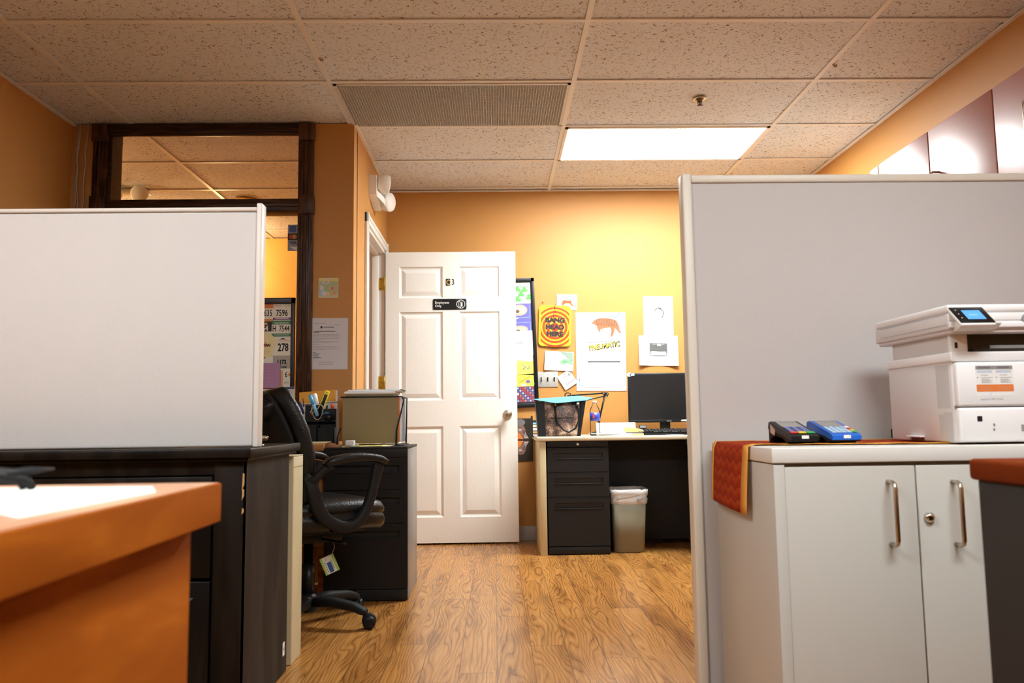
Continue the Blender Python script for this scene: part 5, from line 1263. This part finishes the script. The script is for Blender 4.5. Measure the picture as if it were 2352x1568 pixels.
# framed race bibs
yF_ = YW + .0
M_, s = face_px(610, 795, YW + .03)
t = thing('race_bib_frame', 'dark framed collage of race number bibs in the interior window', 'picture frame', tuple(M_.translation))
m = MB(); m.M = M_; X1_ = 68
for a, b in (((-75, -150), (-65, 112)), ((X1_ - 9, -150), (X1_, 112)), ((-75, 98), (X1_, 112)), ((-75, -150), (X1_, -140))): m.box((a[0], a[1], 0), (b[0], b[1], 7), mat('frame_dark_brown', (.022, .012, .010, 1), .4), .8)
m.box((-73, -148, 0), (X1_ - 2, 110, 2), INK); m.build('frame', t)
m = MB(); m.M = M_; z = 2.4
BIB = mat('bib_white', (.84, .82, .72, 1), .7)
m.rect(-65, -140, 59, 98, BIB, z)
# local x = px-610, y = 795-py
m.rect(-20, 88, 17, 98, ORANGE, z + .1); m.text('JAPAN * DAY', 38, 90, 6, TANP, z + .3, .82); m.text('2635', 2, 70, 15, INK, z + .3, .62, 0.01); m.text('7596', 37, 70, 15, INK, z + .3, .66, .02)
m.rect(-20, 58.5, 17, 63, ORANGE, z + .2); m.rect(17, 61, 58, 66, mat('bib_purple', (.14, .03, .20, 1), .7), z + .25); m.rect(21, 63, 53, 64.4, PAPER, z + .4)
m.rect(-20, 34, 14, 58, mat('bib_black', (.04, .035, .025, 1), .7), z + .2); m.text('264', -4, 36, 12, BIB, z + .4, .8, .04); m.disc(0, 52, 5, 3, TANP, z + .4, 10); m.rect(-20, 32, 14, 34, BIB, z + .4)
m.rect(14, 50, 58, 59, DKGREEN, z + .3); m.text('United Spring Forest', 36, 52, 4, BIB, z + .5, .72, .02); m.text('H', 20, 34, 14, INK, z + .4, .62, .02); m.text('7544', 43, 34, 14, INK, z + .4, .62, .01)
m.rect(14, 22, 58, 29, DKGREEN, z + .3); m.rect(20, 25, 54, 26.4, BIB, z + .5)
m.poly([(32, 15), (40, 19), (48, 15)], NAVY, z + .3); m.text('COLOMBIA', 43, 10, 4.4, ORANGE, z + .3, .8); m.text('278', 41, -11.5, 18, INK, z + .3, .66, .03)
m.rect(17, -30, 58, -22, mat('bib_grey', (.46, .43, .38, 1), .8), z + .3); m.rect(22, -30, 52, -22, ORANGE, z + .2); m.rect(17, -52, 58, -30, MATS['bib_grey'], z + .25); m.text('1172', 38, -41, 9, INK, z + .5, .88, .05); m.text('NGE', 44, -51, 5, INK, z + .5, .8, .04)
m.rect(-20, -40, 18, -22, BIB, z + .35); m.disc(-3, -25, 5, 4, RED, z + .5, 3, 270 - 60); m.rect(-20, -42, 18, -40, mat('bib_peach', (.78, .42, .26, 1), .8), z + .4)
m.disc(-13, 8, 38, 26, mat('medal_cream', (.84, .76, .42, 1), .7), z + .6, 30); m.rect(-50, -25, 17, -2, MATS['medal_cream'], z + .62); m.text('2015', -12, 14, 9, GREYINK, z + .8, .8, 0, rot=R(12)); m.text('IRONMAN', -6, -1, 6.5, INK, z + .9, .85, .06); m.rect(-2.6, -1, 2.6, 5.6, RED, z + 1.0); m.disc(0, 7.4, 1.3, 1.3, RED, z + 1, 10)
for k in range(3): m.line([(-18, -10 - 3 * k), (4, -8 - 4 * k), (10, -12)], .4, TANP, z + .9)
m.rect(-30, -140, 44, -56, MATS['bib_peach'], z + .15); m.rect(42, -56, 59, -100, BIB, z + .2); m.text('6', 49, -72, 13, INK, z + .5, .7, .02); m.rect(54, -70, 59, -63, ORANGE, z + .5); m.text('phoic', 50, -86, 5, GREYINK, z + .5, .7)
m.build('bib_print', t)
# notes stuck on the frame
def d_note(m, z):
    for k in range(6):
        pts = [(-22 + 3 * i, 22 - 8 * k + 1.1 * math.sin(i * 2.1 + k)) for i in range(16 if k < 5 else 8)]; m.line(pts, .45, mat('note_ink', (.30, .16, .34, 1), .8), z)
wallpiece('mauve_note', 'mauve handwritten note stuck over the framed race bibs', 'note', 612, 862, 62, 58, YW + .012, d_note, 0, MAUVE, .5)
def d_cc(m, z): m.rect(-19, 15, 19, 19.5, NAVY, z); m.text('GoCanvas', 0, 4, 5.5, GREYINK, z, .85, .01); m.rect(-12, -6, 14, -5.3, LGREY, z)
wallpiece('appointment_card', 'white card with a navy top band below the race bibs', 'card', 657, 908, 39, 40, YW - .002, d_cc, -.4, PAPERG, .6)
wallpiece('pinned_slip', 'pale pink paper slip above the office chair back', 'paper', 618, 903, 44, 18, YW + .01, lambda m, z: m.text('thankyou', 8, -2, 4, mat('crimson', (.5, .03, .05, 1), .6), z, .9, 0, rot=R(-8)), -3, PAPER, .5)

# ------------------------------------------------------------------ left desk behind the chair
YDk = 3.90
wz_t, wz_b = at(720, 1019, YDk).z, at(720, 1036, YDk).z
wzx = ax0 - .004
t = thing('wooden_desk', 'brown oak-look desk behind the office chair, beside the charcoal pedestal', 'desk', (-1.5, 4.1, 0))
m = MB(); m.box((-2.3, YDk - .01, wz_b), (at(745, 1025, YDk).x, YW - .03, wz_t), OAK, .003); m.build('desktop', t)
m = MB(); m.box((-2.3, YDk + .04, 0), (-2.25, 4.33, wz_b), OAK); m.box((wzx - .03, YDk + .02, 0), (wzx, 4.33, wz_b), OAK); m.box((-2.25, 4.2, .2), (wzx - .03, 4.22, wz_b), OAK); m.build('desk_frame', t)
m = MB(); m.box((-1.35, YDk + .008, wz_b - .13), (wzx - .002, YDk + .03, wz_b - .008), OAK, .003); m.build('drawer', t)
m = MB(); e0, e1 = at(746, 1025, YDk), at(779, 1030, YDk)
m.tube([(e0.x - .005, YDk + .03, wz_b + .014), (e0.x + .03, YDk + .03, wz_b + .018), (e0.x + .055, YDk + .03, wz_b + .012), (e1.x, YDk + .03, PTZ + .010)], [.019, .021, .016, .008], mat('tan_leather', rgb(150, 100, 60), .6), 14)
tag(m.build('leather_pouch'), 'tan leather pouch between the wooden desk and the pedestal', 'pouch')
# yellow pad on the desk, papers under the file rack
m = MB(); m.M = frame(Vector((at(722, 1016, 4.0).x, 4.02, wz_t + .0005)), (1, 0, 0), (0, 1, 0)); m.box((-.13, -.09, 0), (.075, .12, .007), PALEY, .001); tag(m.build('yellow_pad'), 'yellow legal pad lying on the wooden desk behind the chair', 'notepad')
c0, c1 = at(790, 1030, 3.93), at(905, 1030, 3.93)
m = MB(); m.M = frame(Vector(((c0.x + c1.x) / 2, 4.05, PTZ + .0005)), (1, 0, 0), (0, 1, 0)); m.box((-.13, -.14, 0), (.10, .10, .002), PALEY); m.M = frame(Vector(((c0.x + c1.x) / 2, 4.05, PTZ + .0028)), (math.cos(R(12)), math.sin(R(12)), 0), (-math.sin(R(12)), math.cos(R(12)), 0)); m.box((-.11, -.13, 0), (.09, .10, .0015), PAPER)
m.M = frame(Vector(((c0.x + c1.x) / 2, 4.05, PTZ + .0046)), (math.cos(R(-7)), math.sin(R(-7)), 0), (-math.sin(R(-7)), math.cos(R(-7)), 0)); m.box((-.125, -.135, 0), (.085, .10, .002), NOTEY)
tag(m.build('yellow_papers'), 'yellow and white papers under the khaki file rack', 'papers')
q = at(804, 1028, 3.92)
m = MB(); m.M = Matrix.Translation(Vector((q.x, 3.93, PTZ + .0068))); m.box((-.021, -.02, 0), (.021, .02, .026), PAPER, .003); m.cyl((.021, 0, .008), (.042, 0, .006), .003, PAPER, 8); tag(m.build('charger_plug'), 'small white plug adapter lying in front of the file rack', 'plug')
# file rack with folders
yA = 4.02
r0, r1 = at(784, 912, yA), at(915, 1017, yA)
zR = PTZ + .007
t = thing('file_rack', 'khaki hanging-file rack stuffed with papers on the charcoal pedestal', 'file rack', ((r0.x + r1.x) / 2, 4.15, PTZ))
zr_t, zr_b = r0.z, max(r1.z, zR + .006)
m = MB(); m.box((r0.x + .006, yA, zr_b), (r1.x, yA + .004, zr_t - .002), KHAKI, .001); m.box((r0.x + .008, yA + .012, zr_b + .01), (r1.x - .002, yA + .016, zr_t - .006), KHAKI, .001); m.build('hanging_folder', t)
m = MB(); rb = .0038
yB_ = 4.30; xR = at(931, 917, yA + .0).x + .02
m.box((r0.x - .004, yA - .005, zr_t - .003), (r1.x + .008, yA + .007, zr_t + .003), BLACKP, .001); m.box((r0.x - .004, yB_ - .005, zr_t - .003), (r1.x + .008, yB_ + .007, zr_t + .003), BLACKP, .001)
for x in (r0.x, r1.x + .012):
    m.tube([(x, yA, zr_t), (x, yB_, zr_t)], rb, BLACKP, 8)
    m.tube([(x, yB_, zr_t), (x, yB_ - .04, zR), ], rb, BLACKP, 8)
m.tube([(r1.x + .018, yA + .02, zr_t - .004), (r1.x + .026, yA + .012, zr_t - .02), (r1.x - .008, yA - .012, zr_b + .06), (r1.x - .010, yA - .012, PTZ + .003)], rb, BLACKP, 8)
m.tube([(r1.x - .012, yA - .014, PTZ + .0025), (r1.x + .02, yA + .03, PTZ + .0025), (r1.x + .02, yB_, PTZ + .0025), (r0.x, yB_, PTZ + .0025)], .0024, BLACKP, 8)
m.tube([(r0.x - .001, yA - .008, zr_b + .08), (r0.x - .016, yA - .012, zr_b + .03), (r0.x - .016, yA - .012, PTZ + .003)], rb, BLACKP, 8)
m.tube([(r0.x - .016, yA - .012, PTZ + .0025), (r0.x - .016, yB_, PTZ + .0025)], .0024, BLACKP, 8)
m.build('wire_frame', t)
cols = [ORANGE, PAPER, PAPERG, mat('salmon_folder', (.62, .22, .12, 1), .7), PAPER, KHAKI, PAPER, PALEB, mat('lilac_paper', (.55, .48, .58, 1), .7), PAPER, KHAKI, CYAN, PAPER, PALEY, PAPERG]
for i, cm in enumerate(cols):
    y = yA + .024 + .0165 * i
    top = zr_t + (-.004, -.01, -.002, -.012, .0, -.006, -.004, .0, -.01, -.003, -.006, .0, -.004, -.01, -.006)[i % 15]
    m = MB(); m.box((r0.x + .012, y, zr_b + .004), (r1.x + .003 + .002 * (i % 3), y + .004, top), cm)
    m.build('folder_sheet', t)
# stack of papers sticking out over the top
m = MB()
ztp = zr_t + .004
for i, (x0, x1, y0, y1, mt, th) in enumerate(((795, 905, yA + .02, yB_ - .03, KHAKI, .012), (792, 908, yA + .03, yB_ - .02, PAPER, .010), (794, 915, yA + .04, yB_, PAPERG, .004), (798, 918, yA + .06, yB_ + .01, PAPER, .006), (803, 922, yA + .08, yB_ + .01, CYAN, .002))):
    a_, b_ = at(x0, 905, yA + .05).x, at(x1, 905, yA + .05).x
    m.M = Matrix(); m.box((a_, y0, ztp), (b_, y1, ztp + th), mt, .002 if th > .005 else 0); ztp += th + .0006
m.text('', 0, 0, 1, INK)
tag(m.build('loose_papers'), 'loose white and blue papers piled on top of the khaki file rack', 'papers')
# pen organizer
yO = 4.08
o0, o1, ot = at(697, 1010, yO), at(768, 1010, yO), at(730, 930, yO)
zO = wz_t + .0005 
t = thing('pen_organizer', 'black desk organizer full of pens on the wooden desk', 'organizer', ((o0.x + o1.x) / 2, yO + .05, zO))
h = ot.z - zO; w_ = o1.x - o0.x
m = MB()
def cup(m, x0, x1, y0, y1, z0, z1, th=.003):
    m.box((x0, y0, z0), (x1, y0 + th, z1), BLACKP); m.box((x0, y1 - th, z0), (x1, y1, z1), BLACKP); m.box((x0, y0, z0), (x0 + th, y1, z1), BLACKP); m.box((x1 - th, y0, z0), (x1, y1, z1), BLACKP); m.box((x0, y0, z0), (x1, y1, z0 + th), BLACKP)
cup(m, o0.x, o0.x + w_ * .48, yO + .03, yO + .11, zO, zO + h); cup(m, o0.x + w_ * .48, o1.x, yO + .03, yO + .11, zO, zO + h * .9)
cup(m, o0.x - .005, o0.x + w_ * .48, yO - .03, yO + .03, zO, zO + h * .45); cup(m, o0.x + w_ * .48, o1.x + .004, yO - .03, yO + .03, zO, zO + h * .40)
m.box((o0.x - .008, yO - .002, zO + h * .55), (o1.x + .003, yO + .03, zO + h * .59), BLACKP, .003)
m.lathe([(.022, 0), (.022, .03), (.020, .03), (.02, .002)], (o1.x - .03, yO + .01, zO + h * .59), BLACKP, 20); m.build('tray', t)
def pen(name, label, p0, p1, r, mt, cap=None, capm=None, cat='pen', group=None):
    m = MB(); a = Vector(p0); b = Vector(p1)
    m.tube([a, a.lerp(b, .92), b], [r, r, r * .7], mt, 10)
    if cap: m.tube([a.lerp(b, cap), b], [r * 1.15, r * 1.1], capm, 10)
    m.keep = False; return tag(m.build(name), label, cat, group)
def pp(px, py, y): return at(px, py, y)
yp_ = yO + .06
pen('highlighter', 'bright blue highlighter leaning out of the pen organizer', pp(729, 955, yp_ - .04), pp(712, 907, yp_ - .045), .0085, SKYB, .55, mat('marker_blue', (.08, .42, .80, 1), .4))
pen('correction_pen', 'fat white marker upright in the pen organizer', pp(730, 950, yp_), pp(722, 904, yp_), .013, PAPER)
M_ = None
m = MB(); a, b = pp(737, 940, yp_), pp(753, 897, yp_); ax = (b - a).normalized(); side = Vector((ax.z, 0, -ax.x))
m.M = frame(a, side, ax); L = (b - a).length; m.box((-.013, -.03, -.006), (.013, L, .006), mat('knife_yellow', (.82, .70, .03, 1), .4), .006); m.box((-.008, -.02, .004), (.008, L * .8, .0075), BLACKP, .002); m.cyl((0, L - .012, -.0066), (0, L - .012, .0066), .003, INK, 8)
tag(m.build('utility_knife'), 'yellow and black utility knife in the pen organizer', 'knife')
pen('pen', 'purple-blue pen leaning left out of the organizer', pp(697, 950, yp_ - .01), pp(688, 922, yp_ - .01), .0062, NAVY)
pen('pen', 'thin dark pencil beside the purple-blue pen', pp(698, 935, yp_ + .01), pp(696, 914, yp_ + .01), .003, BROWN)
pen('marker', 'pink-capped marker behind the blue highlighter', pp(716, 948, yp_), pp(712, 929, yp_), .0075, PINK, .1, mat('hot_pink', (.85, .12, .18, 1), .4))
pen('marker', 'red-orange marker at the right end of the organizer', pp(764, 950, yp_), pp(764, 927, yp_), .009, mat('marker_red', (.85, .10, .03, 1), .4))
pen('pen', 'black pen standing near the red-orange marker', pp(748, 945, yp_), pp(752, 930, yp_), .005, INK)
m = MB(); cxx = pp(731, 928, yO + .045)
m.tube([pp(720 + 13 * (1 - math.cos(R(a))) - 4, 936 + (28 if math.sin(R(a)) > 0 else 8) * math.sin(R(a)), yO + .024) for a in range(0, 361, 20)], .0022, mat('rubber_tan', rgb(205, 170, 140), .6), 6)
m.tube([pp(718, 936, yO + .026), pp(713, 946, yO + .024), pp(716, 952, yO + .022), pp(728, 940, yO + .022), pp(734, 932, yO + .026)], .0018, MATS['rubber_tan'], 6)
tag(m.build('rubber_band'), 'tan rubber band looped over the organizer front', 'rubber band')
m = MB(); q = pp(750, 950, yO + .01); m.lathe([(.02, 0), (.02, .004), (.012, .010), (.001, .012)], (q.x, yO + .008, zO + h * .59 + .0305), mat('teal_blue_lid', (.01, .10, .22, 1), .4), 18); tag(m.build('round_tin'), 'small blue round tin in the organizer cup', 'tin')
m = MB(); a, b = pp(687, 988, yO - .06), pp(702, 1005, yO - .06); m.box((a.x, yO - .07, zO + .0005), (b.x, yO - .035, a.z), mat('box_blue', (.02, .25, .52, 1), .5), .002); tag(m.build('blue_box'), 'small blue box in front of the pen organizer', 'box')
m = MB(); a = pp(690, 985, yO - .02); m.lathe([(.018, .0), (.018, .03), (.012, .036), (.012, .05), (.001, .052)], (a.x, yO - .01, zO), NAVY, 16); tag(m.build('glue_bottle'), 'small navy bottle beside the blue box on the wooden desk', 'bottle')
# envelope and notebook behind the organizer
M_, s = face_px(731, 945, yO + .15, R(3))
m = MB(); m.M = frame(M_.translation, (math.cos(R(4)), 0, math.sin(R(4))), (-math.sin(R(4)), .28, 1), s)
m.box((-38, -64, -1.2), (44, 48, 0), PAPERG); m.rect(-44, 22, 40, 50, mat('orange_cover', (.72, .33, .02, 1), .6), .3); m.poly([(-40, 20), (44, 20), (46, 18), (-38, 17)], GREYINK, .4); m.line([(-26, 44), (-6, 44), (-6, 30), (-26, 30), (-26, 44)], .8, TANP, .5)
o = m.build('notebook'); tag(o, 'orange and white notebook leaning on the wall behind the pen organizer', 'notebook')

# ------------------------------------------------------------------ office chair
def sweep(m, pts, ws, ts, side, mt, n=14):
    """rounded bar: width ws along side, thickness ts across"""
    P = [Vector(p) for p in pts]; rings = []
    sd = Vector(side).normalized()
    for i, p in enumerate(P):
        t_ = (P[min(i + 1, len(P) - 1)] - P[max(i - 1, 0)]).normalized(); nrm = t_.cross(sd).normalized()
        r = []
        for k in range(n):
            th = 2 * math.pi * k / n; c, s_ = math.cos(th), math.sin(th)
            c = math.copysign(abs(c) ** .6, c); s_ = math.copysign(abs(s_) ** .6, s_)
            r.append(p + sd * c * ws[i] / 2 + nrm * s_ * ts[i] / 2)
        rings.append(r)
    m.loft(rings, mt)
def smoothpath(pts, k=4):
    P = [Vector(p) for p in pts]; out = []
    for i in range(len(P) - 1):
        p0, p1, p2, p3 = P[max(i - 1, 0)], P[i], P[i + 1], P[min(i + 2, len(P) - 1)]
        for j in range(k):
            t_ = j / k; out.append(.5 * ((2 * p1) + (p2 - p0) * t_ + (2 * p0 - 5 * p1 + 4 * p2 - p3) * t_ ** 2 + (3 * p1 - p0 - 3 * p2 + p3) * t_ ** 3))
    out.append(P[-1]); return out
def interp(a, k=4):
    out = []
    for i in range(len(a) - 1):
        for j in range(k): out.append(a[i] + (a[i + 1] - a[i]) * j / k)
    return out + [a[-1]]
def make_chair(loc, rz, label):
    t = thing('office_chair', label, 'chair', loc, rz)
    T = MW[t]
    def new(): m = MB(); m.M = T.copy(); return m
    # five-star base
    m = new(); m.lathe([(.04, .055), (.045, .06), (.045, .115), (.034, .125), (.03, .13)], (0, 0, 0), BLACKP, 20); m.build('hub', t)
    m = new(); m.lathe([(.028, .12), (.028, .25), (.02, .25), (.02, .37)], (0, 0, 0), BLACKP, 16); m.build('gas_column', t)
    for k in range(5):
        a = R(-20 - math.degrees(rz) + 72 * k); d = Vector((math.cos(a), math.sin(a), 0)); sd = Vector((-d.y, d.x, 0))
        m = new(); sweep(m, [d * .03 + Vector((0, 0, .095)), d * .12 + Vector((0, 0, .098)), d * .22 + Vector((0, 0, .086)), d * .265 + Vector((0, 0, .070)), d * .28 + Vector((0, 0, .066))], [.055, .052, .045, .04, .03], [.042, .04, .034, .03, .02], sd, BLACKM); lg = m.build('base_leg', t)
        cst = d * .272; m = new()
        wd = Vector((math.cos(a + .5), math.sin(a + .5), 0)); ws_ = Vector((-wd.y, wd.x, 0)); cc = cst + wd * .018
        m.cyl(cst + Vector((0, 0, .05)), cst + Vector((0, 0, .075)), .009, BLACKP, 10)
        for sg in (-1, 1): m.lathe([(.004, 0), (.018, .001), (.0265, .006), (.0265, .016), (.02, .020), (.002, .021)], (cc.x + ws_.x * .004 * sg, cc.y + ws_.y * .004 * sg, .0268), BLACKP, 18, tuple(ws_ * sg))
        m.lathe([(.026, -.009), (.030, -.004), (.030, .004), (.026, .009)], (cc.x, cc.y, .034), BLACKM, 16, tuple(ws_)); m.build('caster', lg)
    m = new(); m.box((-.13, -.09, .345), (.12, .09, .385), BLACKM, .012); m.box((-.21, -.15, .385), (.20, .15, .405), BLACKM, .01); m.tube([(.02, -.08, .36), (.05, -.24, .355)], .006, BLACKP, 8); m.build('seat_mechanism', t)
    # seat
    rings = []
    def sq(cx, hx, hy, z, n=40, e=.45):
        out = []
        for k in range(n):
            th = 2 * math.pi * k / n; c, s_ = math.cos(th), math.sin(th)
            out.append(Vector((cx + hx * math.copysign(abs(c) ** e, c), hy * math.copysign(abs(s_) ** e, s_), z)))
        return out
    m = new()
    prof = [(.80, .405), (.95, .41), (1.0, .43), (1.01, .455), (.985, .472), (.97, .476), (1.0, .482), (1.0, .50), (.95, .520), (.82, .530), (.55, .532), (.2, .524)]
    for g, z in prof: rings.append([Vector((v.x, v.y, v.z - .02 * max(0, (v.x - .12) / .15) ** 2 + .012 * (v.x < 0) * 0)) for v in sq(.02, .255 * g, .255 * g, z)])
    m.loft(rings, LEATHER); m.build('seat', t)
    # backrest: cushion front and hard shell behind
    cl = smoothpath([(-.165, 0, .43), (-.185, 0, .54), (-.18, 0, .67), (-.205, 0, .79), (-.245, 0, .89), (-.275, 0, .955)], 4)
    wd_ = interp([.38, .46, .50, .49, .44, .34], 4)
    def back(m, off, thk, scale, mt, pw=.7, top=None):
        rr_ = []
        for i, p in enumerate(cl):
            t_ = (cl[min(i + 1, len(cl) - 1)] - cl[max(i - 1, 0)]).normalized(); nrm = Vector((t_.z, 0, -t_.x)); hw = wd_[i] / 2 * scale; r = []
            fz = 1. if 0 < i < len(cl) - 1 else .5
            for k in range(36):
                th = 2 * math.pi * k / 36; c, s_ = math.cos(th), math.sin(th)
                c2 = math.copysign(abs(c) ** pw, c); s2 = math.copysign(abs(s_) ** pw, s_)
                bow = .045 * (c2 ** 2)
                puff = 1 + .18 * math.sin(i * 1.15) ** 2
                r.append(p + nrm * (off + s2 * thk / 2 * fz * puff + bow) + Vector((0, c2 * hw, 0)))
            rr_.append(r)
        m.loft(rr_, mt)
    m = new(); back(m, .035, .085, 1.0, LEATHER); bk = m.build('backrest', t)
    m = new(); sweep(m, smoothpath([(-.225, -.15, .955), (-.225, -.08, 1.0), (-.222, .0, 1.01), (-.225, .08, 1.0), (-.225, .15, .955)], 5), [.05] * 21, [.09] * 21, (0, 0, 1), LEATHER) if 0 else m.tube(smoothpath([(-.24, -.17, .885), (-.252, -.10, .927), (-.254, 0, .94), (-.252, .10, .927), (-.24, .17, .885)], 5), [.032] + [.046] * 19 + [.032], LEATHER, 14); m.build('headrest_roll', bk)
    m = new(); back(m, -.022, .028, .93, BLACKM, .5); m.build('back_shell', bk)
    m = new(); m.tube([(-.215, 0, .5), (-.23, 0, .42), (-.19, 0, .385), (-.05, 0, .375)], .03, BLACKM, 10, flat=.5); m.build('back_bracket', t)
    for sg in (-1, 1):
        y = .275 * sg
        m = new()
        loop = smoothpath([(-.135, y * .92, .64), (-.115, y, .59), (-.09, y, .51), (-.045, y, .455), (.04, y, .425), (.10, y, .455), (.138, y, .52), (.162, y, .60), (.178, y, .668)], 4)
        ws = interp([.03, .042, .048, .05, .055, .052, .046, .044, .05], 4); ts = interp([.03, .05, .055, .05, .045, .042, .04, .042, .05], 4)
        sweep(m, loop, [w__ * .75 for w__ in ws], ts, (0, 1, 0), BLACKM)
        sweep(m, smoothpath([(-.15, y * .9, .60), (-.11, y, .62), (-.07, y, .655), (-.03, y, .675)], 3), [.03] * 10, [.03] * 10, (0, 1, 0), BLACKM)
        m.box((-.02, min(y, y - .06 * sg), .405), (.10, max(y, y - .06 * sg), .42), BLACKM, .004)
        a_ = m.build('armrest', t)
        m = new(); sweep(m, smoothpath([(-.06, y, .672), (-.035, y, .690), (.03, y, .700), (.11, y, .702), (.18, y, .692), (.215, y, .676)], 4), interp([.04, .062, .068, .068, .064, .045], 4), interp([.022, .034, .038, .036, .034, .022], 4), (0, 1, 0), LEATHER); m.build('arm_pad', a_)
    return t
chair = make_chair((-.805, 3.48, 0), R(38), 'black leather office chair pulled up to the wooden desk, green-white tag below')
c2 = copy_tree(chair); c2.location = (1.50, 4.98, 0); c2.rotation_euler.z = R(68)
c2['label'] = 'black office chair under the back desk, mostly hidden by the grey partition'
# tag hanging from the chair
M_, s = face_px(757, 1296, 3.42, R(24))
m = MB(); m.M = M_
m.prism([(-17, -20, 0), (17, -20, 0), (17, 20, 0), (-17, 20, 0)], (0, 0, .5), PAPER); m.rect(-17, -20, -12, 20, LGREEN, .7); m.rect(11, -20, 17, 20, LGREEN, .7); m.rect(-5, -18, 5, 6, mat('tag_blue', (.03, .12, .30, 1), .6), .7); m.disc(-3, 13, 3.5, 3, NOTEY, .7, 10); m.rect(6, -12, 8, 10, LGREY, .7)
for k in range(5): m.rect(-10, -14 + 5 * k, -7, -12 + 5 * k, LGREY, .7)
ht_ = m.build('warranty_tag'); 
m = MB(); m.tube(smoothpath([at(760, 1276, 3.42), at(768, 1255, 3.44), at(762, 1238, 3.46), at(764, 1215, 3.48), at(766, 1205, 3.5)], 4), .0018, mat('clear_tie', (.35, .35, .36, 1), .3), 6); m.build('tag_tie', ht_)
tag(ht_, 'green and white paper tag hanging under the office chair seat', 'tag')
